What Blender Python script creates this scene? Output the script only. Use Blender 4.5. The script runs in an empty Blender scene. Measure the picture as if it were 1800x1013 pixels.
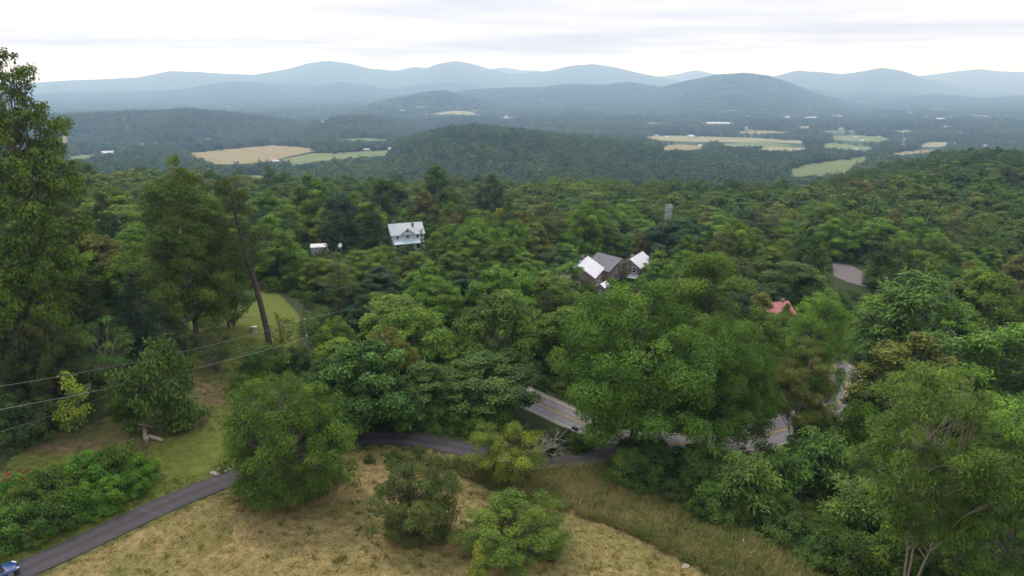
import bpy, math, random
import numpy as np

# ------------------------------------------------------------------ camera, sky, sun, exposure
scene = bpy.context.scene
PITCH = math.radians(16.6)
CAMZ = 47.0
FPX = 1230.0                                   # focal length in photo pixels (1800 wide)
cam_data = bpy.data.cameras.new('camera')
cam_data.sensor_width = 36.0
cam_data.lens = 36.0 * FPX / 1800.0
cam_data.clip_start = 0.5
cam_data.clip_end = 60000.0
cam = bpy.data.objects.new('camera', cam_data)
scene.collection.objects.link(cam)
cam.location = (0, 0, CAMZ)
cam.rotation_euler = (math.pi / 2 - PITCH, 0, 0)
scene.camera = cam

SUN_EL, SUN_AZ = math.radians(58), math.radians(-35)      # azimuth from +Y towards +X
sun_data = bpy.data.lights.new('sun', 'SUN')
sun_data.energy = 1.5
sun_data.angle = math.radians(12)
sun_data.color = (1.0, 0.96, 0.90)
sun = bpy.data.objects.new('sun', sun_data)
scene.collection.objects.link(sun)
sun.rotation_euler = (math.pi / 2 - SUN_EL, 0, math.pi - SUN_AZ)
sun.location = (0, 0, 300)

world = bpy.data.worlds.new('World')
scene.world = world
world.use_nodes = True
wt = world.node_tree
wt.nodes.clear()
def wn(t, **kw):
    n = wt.nodes.new(t)
    for k, v in kw.items():
        setattr(n, k, v)
    return n
def wmath(op, a, b=None, clamp=False):
    n = wn('ShaderNodeMath', operation=op, use_clamp=clamp)
    for i, s in enumerate((a, b)):
        if s is None: continue
        if isinstance(s, (int, float)): n.inputs[i].default_value = s
        else: wt.links.new(s, n.inputs[i])
    return n.outputs[0]
def wramp(fac, stops):
    n = wn('ShaderNodeValToRGB')
    e = n.color_ramp.elements
    while len(e) < len(stops): e.new(0.5)
    for el, (p, c) in zip(e, stops):
        el.position = p; el.color = c if len(c) == 4 else (*c, 1)
    wt.links.new(fac, n.inputs[0])
    return n.outputs[0]
sky_tex = wn('ShaderNodeTexSky', sky_type='NISHITA', sun_disc=False)
sky_tex.sun_elevation = SUN_EL
sky_tex.sun_rotation = SUN_AZ
sky_tex.altitude = 400
tc = wn('ShaderNodeTexCoord')
sep = wn('ShaderNodeSeparateXYZ'); wt.links.new(tc.outputs['Generated'], sep.inputs[0])
zc = wmath('MAXIMUM', sep.outputs[2], 0.0)
den = wmath('ADD', zc, 0.012)
px_ = wmath('DIVIDE', sep.outputs[0], den); py_ = wmath('DIVIDE', sep.outputs[1], den)
comb = wn('ShaderNodeCombineXYZ'); wt.links.new(px_, comb.inputs[0]); wt.links.new(py_, comb.inputs[1])
n1 = wn('ShaderNodeTexNoise'); n1.inputs['Scale'].default_value = 0.075; n1.inputs['Detail'].default_value = 7
n1.inputs['Roughness'].default_value = 0.52; n1.inputs['Distortion'].default_value = 0.4
wt.links.new(comb.outputs[0], n1.inputs['Vector'])
n2 = wn('ShaderNodeTexNoise'); n2.inputs['Scale'].default_value = 0.4; n2.inputs['Detail'].default_value = 5
wt.links.new(comb.outputs[0], n2.inputs['Vector'])
# underside of an overcast deck (white to lavender grey), its far edge breaking up over the mountains
shade = wmath('ADD', wmath('MULTIPLY', n1.outputs[0], 0.8), wmath('MULTIPLY', n2.outputs[0], 0.2))
deck = wramp(shade, [(0.36, (11.6, 11.6, 11.6)), (0.43, (9.4, 9.4, 9.7)), (0.485, (6.9, 6.9, 7.5)), (0.58, (5.3, 5.3, 6.0))])
edge = wmath('ADD', sep.outputs[2], wmath('MULTIPLY', wmath('SUBTRACT', n1.outputs[0], 0.5), 0.035))
lum = wmath('ADD', 1.0, wmath('MULTIPLY', zc, 0.9))     # an overcast sky is brighter overhead than at the horizon
deckl = wn('ShaderNodeMix', data_type='RGBA', blend_type='MULTIPLY'); deckl.inputs[0].default_value = 1.0
lumc = wn('ShaderNodeCombineColor'); [wt.links.new(lum, lumc.inputs[i]) for i in range(3)]
wt.links.new(deck, deckl.inputs[6]); wt.links.new(lumc.outputs[0], deckl.inputs[7]); deck = deckl.outputs[2]
cover = wramp(edge, [(0.0, (0, 0, 0)), (0.020, (0, 0, 0)), (0.034, (1, 1, 1)), (1.0, (1, 1, 1))])
low = wn('ShaderNodeMix', data_type='RGBA')            # bright cleared strip under the deck: pale cloud over blue
low.inputs[0].default_value = 0.90
wt.links.new(sky_tex.outputs[0], low.inputs[6]); low.inputs[7].default_value = (13.6, 14.3, 15.4, 1)
mixc = wn('ShaderNodeMix', data_type='RGBA')
wt.links.new(cover, mixc.inputs[0]); wt.links.new(low.outputs[2], mixc.inputs[6]); wt.links.new(deck, mixc.inputs[7])
bg = wn('ShaderNodeBackground'); bg.inputs[1].default_value = 0.10
wt.links.new(mixc.outputs[2], bg.inputs[0])
wo = wn('ShaderNodeOutputWorld'); wt.links.new(bg.outputs[0], wo.inputs[0])

vs = scene.view_settings
vs.view_transform = 'Standard'; vs.look = 'None'; vs.exposure = 0.40; vs.gamma = 1.0; vs.use_curve_mapping = False
cy = scene.cycles
cy.max_bounces = 5; cy.diffuse_bounces = 3; cy.glossy_bounces = 2; cy.transmission_bounces = 3
cy.volume_bounces = 1; cy.transparent_max_bounces = 4; cy.use_denoising = True
try: cy.denoiser = 'OPENIMAGEDENOISE'
except Exception: pass
cy.caustics_reflective = False; cy.caustics_refractive = False

# ------------------------------------------------------------------ projection helpers
cP, sP = math.cos(PITCH), math.sin(PITCH)
def ray(px, py):
    u = (px - 900.0) / FPX; v = (506.5 - py) / FPX
    return np.array([u, cP + v * sP, -sP + v * cP])
def project(x, y, z):
    dz = z - CAMZ
    d = y * cP - dz * sP
    d = np.where(np.abs(d) < 1e-3, 1e-3, d)
    return 900 + FPX * x / d, 506.5 - FPX * (y * sP + dz * cP) / d, d
def plane_point(px, py, z):
    d = ray(px, py); t = (z - CAMZ) / d[2]
    return np.array([d[0] * t, d[1] * t])
def z_at_pixel_row(x, y, py):
    v = (506.5 - py) / FPX
    return CAMZ + y * (v * cP - sP) / (cP + v * sP)
def in_poly(px, py, poly):
    px = np.asarray(px, float); py = np.asarray(py, float)
    inside = np.zeros(px.shape, bool)
    n = len(poly)
    for i in range(n):
        x0, y0 = poly[i]; x1, y1 = poly[(i + 1) % n]
        if y0 == y1: continue
        c = ((y0 > py) != (y1 > py)) & (px < (x1 - x0) * (py - y0) / (y1 - y0) + x0)
        inside ^= c
    return inside

# ------------------------------------------------------------------ terrain height
_rng = np.random.default_rng(7)
_LAT = _rng.random((256, 256))
def vnoise(x, y):
    xi = np.floor(x).astype(int); yi = np.floor(y).astype(int)
    fx = x - xi; fy = y - yi
    fx = fx * fx * (3 - 2 * fx); fy = fy * fy * (3 - 2 * fy)
    a = _LAT[xi & 255, yi & 255]; b = _LAT[(xi + 1) & 255, yi & 255]
    c = _LAT[xi & 255, (yi + 1) & 255]; d = _LAT[(xi + 1) & 255, (yi + 1) & 255]
    return (a * (1 - fx) + b * fx) * (1 - fy) + (c * (1 - fx) + d * fx) * fy
def fbm(x, y, o=4):
    s = 0; a = 0.5
    for i in range(o):
        s = s + a * (vnoise(x + 17.3 * i, y + 9.1 * i) - 0.5); x = x * 2.03; y = y * 2.03; a *= 0.5
    return s * 2
def sstep(a, b, x):
    t = np.clip((x - a) / (b - a), 0, 1); return t * t * (3 - 2 * t)

CTRL = [(0,1000,0),(250,890,0),(450,820,-.5),(640,782,-2.0),(820,800,-3.6),(700,785,-2.4),(640,750,-.7),(700,745,-.8),(760,752,-1.2),(820,768,-2.0),(1000,790,-4.6),(1000,810,-5.5),(1080,800,-6.3),
        (600,1000,0),(900,1000,-1),(1200,1000,-2.5),(900,860,-3),(1200,880,-6),(1500,950,-8),(1500,850,-10),(1780,1000,-10),(1780,800,-14),
        (950,715,-8),(1050,760,-7.5),(1200,785,-8),(1380,760,-9),(1500,690,-11),
        (265,765,2),(100,700,5),(0,800,4),(0,640,9),(120,560,7),(300,600,4),(430,570,1),(470,610,0),(545,640,-3),(600,480,-6),(700,600,-7),
        (713,432,-8),(580,440,-5),(1070,490,-11),(1380,550,-12),(1495,490,-14.5),(1780,560,-18),(1780,450,-20),(1300,430,-16),(900,420,-13),
        (200,480,3),(100,420,2),(900,640,-8),(1200,620,-10)]
_cp = np.array([[*plane_point(a, b, z), z] for a, b, z in CTRL])
_cp = np.vstack([_cp, [[0, 0, 5], [-60, 20, 8], [60, 20, -3], [0, -100, 8], [-250, 0, 12], [250, 0, -16], [-300, 250, 2], [330, 250, -24]]])
def near_h(x, y):
    num = 0; dn = 0
    for cx, cy_, cz in _cp:
        r2 = (x - cx) ** 2 + (y - cy_) ** 2
        s2 = (7 + 0.05 * math.hypot(cx, cy_)) ** 2
        w = 1.0 / (r2 + s2) ** 2
        num = num + w * cz; dn = dn + w
    return num / dn

# ridge layers: distance, front width, back width, canopy allowance, skyline pixels
LAYERS = [
 (16500, 2600, 2500, 0, [(-400,150),(60,150),(105,150),(300,140),(500,135),(700,130),(850,124),(885,118),(920,124),(945,124),(980,131),(1150,136),(1190,131),(1225,123),(1262,131),(1290,130),(1325,132),(1350,140),(1500,142),(1600,136),(1660,128),(1722,122),(1760,126),(1800,126),(2300,135)]),
 (12500, 2600, 2200, 0, [(-500,152),(-200,135),(60,146),(105,142),(170,140),(240,137),(275,130),(300,125),(350,127),(400,131),(450,131),(500,123),(540,112),(575,107),(610,111),(650,121),(700,124),(728,117),(750,120),(775,111),(800,107),(830,112),(860,122),(900,130),(950,127),(1000,117),(1040,112),(1080,118),(1120,128),(1160,136),(1210,145),(1260,150),(1310,150),(1355,136),(1400,124),(1430,126),(1480,130),(1510,126),(1550,119),(1585,124),(1630,140),(1680,151),(1740,158),(1800,161),(2000,150),(2300,140)]),
 (9200, 1500, 1700, 0, [(-300,176),(60,168),(180,165),(280,163),(340,157),(400,146),(450,147),(510,157),(560,153),(595,147),(640,151),(690,164),(760,172),(900,178),(1300,180),(1480,178),(1560,172),(1650,168),(1720,175),(1800,172),(2300,170)]),
 (7000, 1500, 1500, 5, [(700,190),(760,172),(830,160),(900,157),(960,155),(1010,150),(1055,152),(1100,147),(1160,155),(1220,142),(1270,133),(1310,131),(1350,136),(1385,148),(1420,162),(1460,174),(1500,185)]),
 (5200, 800, 900, 10, [(560,205),(620,192),(680,177),(740,165),(780,161),(820,171),(870,184),(930,196)]),
 (2900, 520, 700, 12, [(-300,215),(0,212),(110,206),(200,201),(270,199),(330,196),(400,203),(480,212),(560,227),(600,240)]),
 (2600, 420, 500, 12, [(500,245),(540,226),(580,212),(610,208),(645,207),(700,222),(760,240),(800,255)]),
 (1330, 330, 420, 12, [(520,330),(560,312),(640,292),(700,266),(740,247),(775,236),(810,231),(845,228),(900,234),(980,244),(1060,254),(1150,269),(1250,287),(1350,300),(1430,330)]),
]
_LY = []
for D, wf, wb, can, sk in LAYERS:
    az = []; zt = []
    for a, b in sk:
        d = ray(a, b); az.append(math.atan2(d[0], d[1])); zt.append(CAMZ + D * d[2] / math.hypot(d[0], d[1]) - can)
    _LY.append((D, wf, wb, np.array(az), np.array(zt)))
def far_h(x, y):
    r = np.hypot(x, y); a = np.arctan2(x, y)
    base = -100 - 45 * sstep(1100, 2600, r) - 25 * sstep(2600, 6500, r)
    base = base + 9 * fbm(x / 420, y / 420, 3) * sstep(700, 1200, r) + 22 * fbm(x / 1500, y / 1500, 3) * sstep(2500, 5000, r)
    z = base
    for D, wf, wb, az, zt in _LY:
        top = np.interp(a, az, zt) + (D / 1000.) * 1.1 * fbm(a * 38 + D, r / 1500, 3)
        jig = fbm(a * 16 + D, r / (wf * 1.2), 2) * (0.85 if D < 6000 else 0.35)
        q = np.where(r < D, (D - r) / wf, (r - D) / wb)
        s = np.exp(-(q * (1 + jig * np.minimum(q, 1))) ** 2)
        if D < 6000:
            s = s * sstep(az[0] - .01, az[0] + .04, a) * (1 - sstep(az[-1] - .04, az[-1] + .01, a))
        if D > 4000: top = top + 70 * fbm(x / 900, y / 900, 3) * (1 - s) * 2.0
        z = np.maximum(z, base + (top - base) * s)
    return z
# treetop line along the plateau's edge (picture row, distance), the wooded spur on the right lying farther out
EDGE = [(-400,300,330),(0,300,330),(250,303,330),(450,318,330),(600,330,335),(900,336,340),(1100,342,340),(1300,342,345),(1430,338,370),(1490,316,480),(1530,304,560),(1580,290,590),(1640,275,600),(1700,267,600),(1800,267,600),(2300,267,600)]
_EAZ = []; _EZ = []; _EDI = []
for _a, _b, _d in EDGE:
    _v = ray(_a, _b); _EAZ.append(math.atan2(_v[0], _v[1])); _EDI.append(_d); _EZ.append(CAMZ + _d * _v[2] / math.hypot(_v[0], _v[1]) - 13.5)
_EAZ = np.array(_EAZ); _EZ = np.array(_EZ); _EDI = np.array(_EDI, float)
def H(x, y):
    x = np.asarray(x, float); y = np.asarray(y, float)
    r = np.hypot(x, y); a = np.arctan2(x, y)
    e0 = np.interp(a, _EAZ, _EDI)
    k = sstep(e0, e0 + 470, r)
    n = near_h(x, y)
    ed = np.interp(a, _EAZ, _EDI); w = sstep(.58 * ed, ed, r)
    n = n * (1 - w) + np.interp(a, _EAZ, _EZ) * w
    n = n + 0.7 * fbm(x / 23, y / 23, 3) * sstep(60, 160, r)
    f = far_h(x, y)
    return n * (1 - k) + f * k
_T = np.geomspace(20, 26000, 2600)
def ground(px, py):
    d = ray(px, py)
    x = d[0] * _T; y = d[1] * _T; z = CAMZ + d[2] * _T
    g = z - H(x, y)
    i = np.argmax(g < 0)
    if g[i] >= 0: i = len(_T) - 1
    if i == 0: i = 1
    t = _T[i - 1] + (_T[i] - _T[i - 1]) * g[i - 1] / (g[i - 1] - g[i] + 1e-9)
    x = d[0] * t; y = d[1] * t
    return float(x), float(y), float(H(x, y))
_TF = np.geomspace(560, 26000, 420)
def ground_far(px, py):
    d = ray(px, py); x = d[0] * _TF; y = d[1] * _TF; g = CAMZ + d[2] * _TF - H(x, y)
    i = max(1, int(np.argmax(g < 0)) if (g < 0).any() else len(_TF) - 1)
    t = _TF[i - 1] + (_TF[i] - _TF[i - 1]) * np.clip(g[i - 1] / (g[i - 1] - g[i] + 1e-9), 0, 1); x = d[0] * t; y = d[1] * t
    return float(x), float(y), float(H(x, y))
def ground_dist(px, dist, py=450):
    d = ray(px, py); h = math.hypot(d[0], d[1])
    x = d[0] / h * dist; y = d[1] / h * dist
    return x, y, float(H(x, y))

# ------------------------------------------------------------------ mesh building
class MB:
    def __init__(s): s.v = []; s.f = []; s.m = []; s.t = []; s.n = 0
    def add(s, V, F, mat=0, tone=None):
        V = np.asarray(V, float).reshape(-1, 3); F = np.asarray(F, int)
        s.v.append(V); s.f.append(F + s.n); s.m.append(np.full(len(F), mat))
        s.t.append(np.full(len(V), .5) if tone is None else np.asarray(tone, float))
        s.n += len(V); return s
    def box(s, x0, x1, y0, y1, z0, z1, mat=0):
        V = [(x, y, z) for z in (z0, z1) for y in (y0, y1) for x in (x0, x1)]
        return s.add(V, [(0,2,3,1),(4,5,7,6),(0,1,5,4),(2,6,7,3),(0,4,6,2),(1,3,7,5)], mat)
    def tube(s, path, rad, sides=6, mat=0, cap=True):
        P = np.asarray(path, float); n = len(P); rad = np.broadcast_to(np.asarray(rad, float), (n,))
        T = np.gradient(P, axis=0); T /= np.linalg.norm(T, axis=1)[:, None] + 1e-9
        ref = np.where(np.abs(T[:, 2:3]) > .9, np.array([[1., 0, 0]]), np.array([[0, 0, 1.]]))
        A = np.cross(T, ref); A /= np.linalg.norm(A, axis=1)[:, None] + 1e-9
        B = np.cross(T, A)
        for i in range(1, n):
            if np.dot(A[i], A[i - 1]) < 0: A[i] *= -1; B[i] *= -1
        an = np.arange(sides) * 2 * math.pi / sides
        V = P[:, None, :] + rad[:, None, None] * (np.cos(an)[None, :, None] * A[:, None, :] + np.sin(an)[None, :, None] * B[:, None, :])
        F = [(i * sides + j, i * sides + (j + 1) % sides, (i + 1) * sides + (j + 1) % sides, (i + 1) * sides + j) for i in range(n - 1) for j in range(sides)]
        s.add(V, F, mat)
        if cap:
            s.add(V[0], [tuple(range(sides))[::-1]], mat); s.add(V[-1], [tuple(range(sides))], mat)
        return s
    def mesh(s, name, mats, smooth=False):
        me = bpy.data.meshes.new(name)
        V = np.concatenate(s.v); me.vertices.add(len(V)); me.vertices.foreach_set('co', V.ravel())
        tot = np.concatenate([np.full(len(f), f.shape[1]) for f in s.f]); loops = np.concatenate([f.ravel() for f in s.f])
        me.loops.add(len(loops)); me.loops.foreach_set('vertex_index', loops)
        me.polygons.add(len(tot)); me.polygons.foreach_set('loop_start', np.concatenate([[0], np.cumsum(tot)[:-1]]))
        me.polygons.foreach_set('loop_total', tot)
        me.polygons.foreach_set('material_index', np.concatenate(s.m))
        me.polygons.foreach_set('use_smooth', np.full(len(tot), smooth))
        at = me.attributes.new('tone', 'FLOAT', 'POINT'); at.data.foreach_set('value', np.concatenate(s.t))
        for m in (mats if isinstance(mats, (list, tuple)) else [mats]): me.materials.append(m)
        me.update(calc_edges=True); me.validate()
        return me

COL = scene.collection
def link(name, me, parent=None, loc=(0, 0, 0), rz=0.0, sc=(1, 1, 1)):
    o = bpy.data.objects.new(name, me); COL.objects.link(o)
    o.location = loc; o.rotation_euler = (0, 0, rz); o.scale = sc
    if parent is not None: o.parent = parent
    return o
def tag(o, label, cat, group=None):
    o['label'] = label; o['category'] = cat
    if group: o['group'] = group
    return o
def struct(o): o['kind'] = 'structure'; return o

# ------------------------------------------------------------------ materials
class NT:
    def __init__(s, name):
        s.m = bpy.data.materials.new(name); s.m.use_nodes = True; s.t = s.m.node_tree; s.t.nodes.clear()
        s.out = s.n('ShaderNodeOutputMaterial')
    def n(s, t, **kw):
        nd = s.t.nodes.new(t)
        for k, v in kw.items(): setattr(nd, k, v)
        return nd
    def l(s, a, b): s.t.links.new(a, b)
    def noise(s, scale, detail=4, rough=.55, vec=None, obj=False):
        nd = s.n('ShaderNodeTexNoise'); nd.inputs['Scale'].default_value = scale; nd.inputs['Detail'].default_value = detail
        nd.inputs['Roughness'].default_value = rough
        if vec is None: vec = s.n('ShaderNodeNewGeometry').outputs['Position'] if not obj else s.n('ShaderNodeTexCoord').outputs['Object']
        s.l(vec, nd.inputs['Vector']); return nd.outputs[0]
    def ramp(s, fac, stops):
        nd = s.n('ShaderNodeValToRGB'); e = nd.color_ramp.elements
        while len(e) < len(stops): e.new(.5)
        for el, (p, c) in zip(e, stops): el.position = p; el.color = (*c, 1) if len(c) == 3 else c
        s.l(fac, nd.inputs[0]); return nd.outputs[0]
    def mix(s, fac, a, b, mode='MIX'):
        nd = s.n('ShaderNodeMix', data_type='RGBA', blend_type=mode)
        for i, v in ((0, fac), (6, a), (7, b)):
            if isinstance(v, (int, float)): nd.inputs[i].default_value = v
            elif isinstance(v, tuple): nd.inputs[i].default_value = (*v, 1)
            else: s.l(v, nd.inputs[i])
        return nd.outputs[2]
    def math(s, op, a, b=None, clamp=False):
        nd = s.n('ShaderNodeMath', operation=op, use_clamp=clamp)
        for i, v in enumerate((a, b)):
            if v is None: continue
            if isinstance(v, (int, float)): nd.inputs[i].default_value = v
            else: s.l(v, nd.inputs[i])
        return nd.outputs[0]
    def attr(s, name, typ='GEOMETRY'):
        return s.n('ShaderNodeAttribute', attribute_name=name, attribute_type=typ)
    def bsdf(s, col, rough=.7, spec=.3, metal=0., bump=None, bstr=.3, bdist=.1):
        b = s.n('ShaderNodeBsdfPrincipled')
        if isinstance(col, tuple): b.inputs['Base Color'].default_value = (*col, 1)
        else: s.l(col, b.inputs['Base Color'])
        if isinstance(rough, (int, float)): b.inputs['Roughness'].default_value = rough
        else: s.l(rough, b.inputs['Roughness'])
        b.inputs['Specular IOR Level'].default_value = spec; b.inputs['Metallic'].default_value = metal
        if bump is not None:
            bp = s.n('ShaderNodeBump'); bp.inputs['Strength'].default_value = bstr; bp.inputs['Distance'].default_value = bdist
            s.l(bump, bp.inputs['Height']); s.l(bp.outputs[0], b.inputs['Normal'])
        return b.outputs[0]
    def done(s, sh): s.l(sh, s.out.inputs['Surface']); return s.m

def plain(name, col, rough=.6, spec=.3, metal=0., var=.15, scale=1.5, bump=0.):
    t = NT(name); nz = t.noise(scale, 5, .6, obj=True)
    lo = tuple(c * (1 - var) for c in col); hi = tuple(min(1, c * (1 + var)) for c in col)
    c = t.ramp(nz, [(.3, lo), (.7, hi)])
    return t.done(t.bsdf(c, rough, spec, metal, nz if bump else None, bump))

def leaf_material(name, stuff_ramp=None, transl=.15):
    t = NT(name)
    oi = t.n('ShaderNodeObjectInfo')
    base = oi.outputs['Color'] if stuff_ramp is None else t.ramp(oi.outputs['Random'], stuff_ramp)
    tone = t.attr('tone').outputs['Fac']
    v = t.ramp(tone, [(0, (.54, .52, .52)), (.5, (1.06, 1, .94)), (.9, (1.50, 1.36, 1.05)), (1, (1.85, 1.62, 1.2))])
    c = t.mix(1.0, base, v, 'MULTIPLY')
    nz = t.noise(.38 if stuff_ramp is None else .05, 3, .6)
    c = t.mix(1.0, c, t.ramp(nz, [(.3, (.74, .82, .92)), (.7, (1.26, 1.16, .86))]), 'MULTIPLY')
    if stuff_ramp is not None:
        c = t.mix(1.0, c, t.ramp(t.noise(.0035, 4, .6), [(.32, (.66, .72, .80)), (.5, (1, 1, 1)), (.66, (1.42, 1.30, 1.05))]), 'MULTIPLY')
    b = t.bsdf(c, .7, .10)
    tr = t.n('ShaderNodeBsdfTranslucent')
    t.l(t.mix(1.0, c, (1.25, 1.25, .55), 'MULTIPLY'), tr.inputs[0])
    ms = t.n('ShaderNodeMixShader'); ms.inputs[0].default_value = transl
    t.l(b, ms.inputs[1]); t.l(tr.outputs[0], ms.inputs[2])
    return t.done(ms.outputs[0])

M = {}
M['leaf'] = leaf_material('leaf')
M['leaf_stuff'] = leaf_material('woodland_leaf', [(0, (.050, .094, .026)), (.3, (.072, .136, .030)), (.55, (.094, .164, .034)), (.75, (.064, .112, .030)), (.92, (.126, .172, .040)), (1, (.100, .112, .044))])
M['leaf_far'] = leaf_material('valley_leaf', [(0, (.024, .050, .013)), (.35, (.044, .088, .020)), (.7, (.072, .125, .029)), (.88, (.036, .060, .020)), (1, (.104, .145, .040))], .2)
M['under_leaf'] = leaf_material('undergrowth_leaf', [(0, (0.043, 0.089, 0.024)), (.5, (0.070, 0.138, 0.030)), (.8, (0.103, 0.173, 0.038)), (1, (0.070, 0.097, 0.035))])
t = NT('bark'); nz = t.noise(6, 6, .65, obj=True); oi = t.n('ShaderNodeObjectInfo')
M['bark'] = t.done(t.bsdf(t.mix(1.0, oi.outputs['Color'], t.ramp(nz, [(.3, (.55, .55, .55)), (.7, (1.35, 1.3, 1.25))]), 'MULTIPLY'), .9, .15, 0, nz, .6, .05))
M['bark_stuff'] = plain('woodland_bark', (.085, .068, .052), .9, .1, 0, .4, 4)
M['dead_wood'] = plain('weathered_wood', (.30, .27, .245), .9, .15, 0, .35, 5)
M['cut_wood'] = plain('cut_wood', (.24, .19, .15), .85, .2, 0, .45, 4, .4)
M['pole_wood'] = plain('pole_wood', (.20, .17, .135), .85, .2, 0, .3, 5)
M['galvanised'] = plain('galvanised_steel', (.42, .43, .45), .45, .5, .6, .15)
M['cable'] = plain('cable', (.25, .26, .26), .6, .3, .2, .1)
M['rock'] = plain('rock', (.30, .255, .215), .9, .2, 0, .45, 2.2, .5)
M['flagstone'] = plain('flagstone', (.26, .26, .28), .8, .3, 0, .3, 3, .3)
M['white_siding'] = plain('white_siding', (.60, .62, .645), .55, .3, 0, .08, .6)
M['white_trim'] = plain('white_trim', (.80, .80, .80), .5, .3, 0, .05)
M['pale_metal_roof'] = plain('pale_metal_roof', (.36, .40, .405), .5, .4, .2, .16, .9)
M['porch_metal_roof'] = plain('porch_metal_roof', (.33, .43, .45), .5, .4, .2, .18, 1.1)
M['dull_metal_roof'] = plain('dull_metal_roof', (.42, .43, .44), .6, .3, 0, .1, .3)
M['white_metal_roof'] = plain('white_metal_roof', (.60, .60, .62), .55, .4, .0, .14, 1.2)
M['grey_shingle'] = plain('grey_shingle', (.135, .135, .15), .9, .2, 0, .25, 1.5, .3)
M['red_metal_roof'] = plain('red_metal_roof', (.36, .12, .11), .55, .4, 0, .25, .8)
M['brown_roof'] = plain('brown_roof', (.20, .16, .14), .8, .2, 0, .2, .6)
M['red_board'] = plain('red_board', (.30, .075, .06), .8, .2, 0, .25, 1)
M['window_glass'] = plain('window_glass', (.03, .035, .04), .08, .6, 0, .2)
M['door_wood'] = plain('door_wood', (.26, .10, .04), .55, .35, 0, .25, 3)
M['dark_metal'] = plain('dark_metal', (.03, .03, .032), .45, .4, .3, .2)
M['tan_wall'] = plain('tan_wall', (.42, .36, .29), .7, .3, 0, .12)
M['white_plastic'] = plain('white_plastic', (.8, .8, .78), .4, .4, 0, .05)
M['marker'] = plain('marker', (.55, .62, .55), .5, .4, 0, .1)
t = NT('brick_wall'); br = t.n('ShaderNodeTexBrick'); br.inputs['Scale'].default_value = 1.0
br.inputs['Brick Width'].default_value = .22; br.inputs['Row Height'].default_value = .075; br.inputs['Mortar Size'].default_value = .012
br.inputs['Color1'].default_value = (.135, .070, .055, 1); br.inputs['Color2'].default_value = (.17, .105, .085, 1); br.inputs['Mortar'].default_value = (.26, .24, .22, 1)
tcn = t.n('ShaderNodeTexCoord'); mp = t.n('ShaderNodeMapping'); mp.inputs['Rotation'].default_value = (math.pi / 2, 0, .6); t.l(tcn.outputs['Object'], mp.inputs[0]); t.l(mp.outputs[0], br.inputs[0])
nz = t.noise(.5, 4, .6, obj=True)
M['brick_wall'] = t.done(t.bsdf(t.mix(1.0, br.outputs[0], t.ramp(nz, [(.3, (.8, .8, .82)), (.7, (1.25, 1.2, 1.15))]), 'MULTIPLY'), .9, .2))
# paint of the cars
def paint(name, col):
    t = NT(name); b = t.n('ShaderNodeBsdfPrincipled'); nz = t.noise(3, 3, .5, obj=True)
    t.l(t.ramp(nz, [(.3, tuple(c * .9 for c in col)), (.7, col)]), b.inputs['Base Color'])
    b.inputs['Roughness'].default_value = .35; b.inputs['Coat Weight'].default_value = .9; b.inputs['Coat Roughness'].default_value = .05
    return t.done(b.outputs[0])
M['blue_paint'] = paint('blue_paint', (.012, .045, .17)); M['white_paint'] = paint('white_paint', (.78, .78, .79))
M['tyre'] = plain('tyre', (.02, .02, .02), .9, .2); M['rim'] = plain('rim', (.5, .5, .52), .3, .5, .8, .05)
M['lamp_glass'] = plain('lamp_glass', (.65, .67, .7), .1, .6, 0, .05)
M['petal'] = plain('petal', (.30, .03, .045), .6, .3, 0, .3, 8)

# ground
t = NT('ground')
z = t.attr('zone'); sp = t.n('ShaderNodeSeparateColor'); t.l(z.outputs['Color'], sp.inputs[0])
farw = t.attr('far').outputs['Fac']
nA = t.noise(.16, 5, .6); nB = t.noise(1.1, 5, .65); nC = t.noise(7, 4, .7); nD = t.noise(.006, 6, .62); nE = t.noise(.05, 4, .7)
dry = t.ramp(nB, [(.25, (.104, .096, .032)), (.45, (.190, .150, .060)), (.62, (.258, .198, .088)), (.8, (.320, .245, .122))])
dry = t.mix(t.ramp(nA, [(.46, (0, 0, 0)), (.62, (.8, .8, .8))]), dry, t.ramp(nB, [(.3, (.10, .110, .030)), (.7, (.18, .155, .055))]))
dry = t.mix(1.0, dry, t.ramp(nC, [(.3, (.72, .72, .7)), (.7, (1.22, 1.2, 1.2))]), 'MULTIPLY')
grn = t.ramp(nB, [(.3, (.062, .086, .016)), (.55, (.098, .118, .024)), (.75, (.135, .135, .038))])
grn = t.mix(1.0, grn, t.ramp(nC, [(.3, (.72, .74, .7)), (.7, (1.25, 1.2, 1.2))]), 'MULTIPLY')
dirt = t.mix(t.ramp(nA, [(.42, (0, 0, 0)), (.58, (1, 1, 1))]), t.ramp(nB, [(.3, (.070, .052, .028)), (.55, (.125, .086, .048)), (.75, (.18, .128, .075))]), t.ramp(nB, [(.3, (.050, .060, .018)), (.7, (.095, .098, .030))]))
floor = t.ramp(nB, [(.3, (.022, .030, .011)), (.6, (.038, .050, .017)), (.8, (.058, .056, .026))])
def edgew(s):   # ragged edge of a zone
    return t.ramp(t.math('ADD', s, t.math('MULTIPLY', t.math('SUBTRACT', nB, .5), .7)), [(.38, (0, 0, 0)), (.62, (1, 1, 1))])
c = t.mix(edgew(sp.outputs[2]), t.mix(edgew(sp.outputs[1]), t.mix(edgew(sp.outputs[0]), floor, dry), grn), dirt)
can = t.ramp(nD, [(.35, (.020, .040, .015)), (.52, (.030, .055, .019)), (.66, (.046, .072, .026)), (.76, (.10, .115, .045))])
can = t.mix(1.0, can, t.ramp(nE, [(.3, (.7, .7, .7)), (.7, (1.3, 1.3, 1.25))]), 'MULTIPLY')
c = t.mix(farw, c, can)
M['ground'] = t.done(t.bsdf(c, .95, .1, 0, nC, .5, .08))
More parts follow.
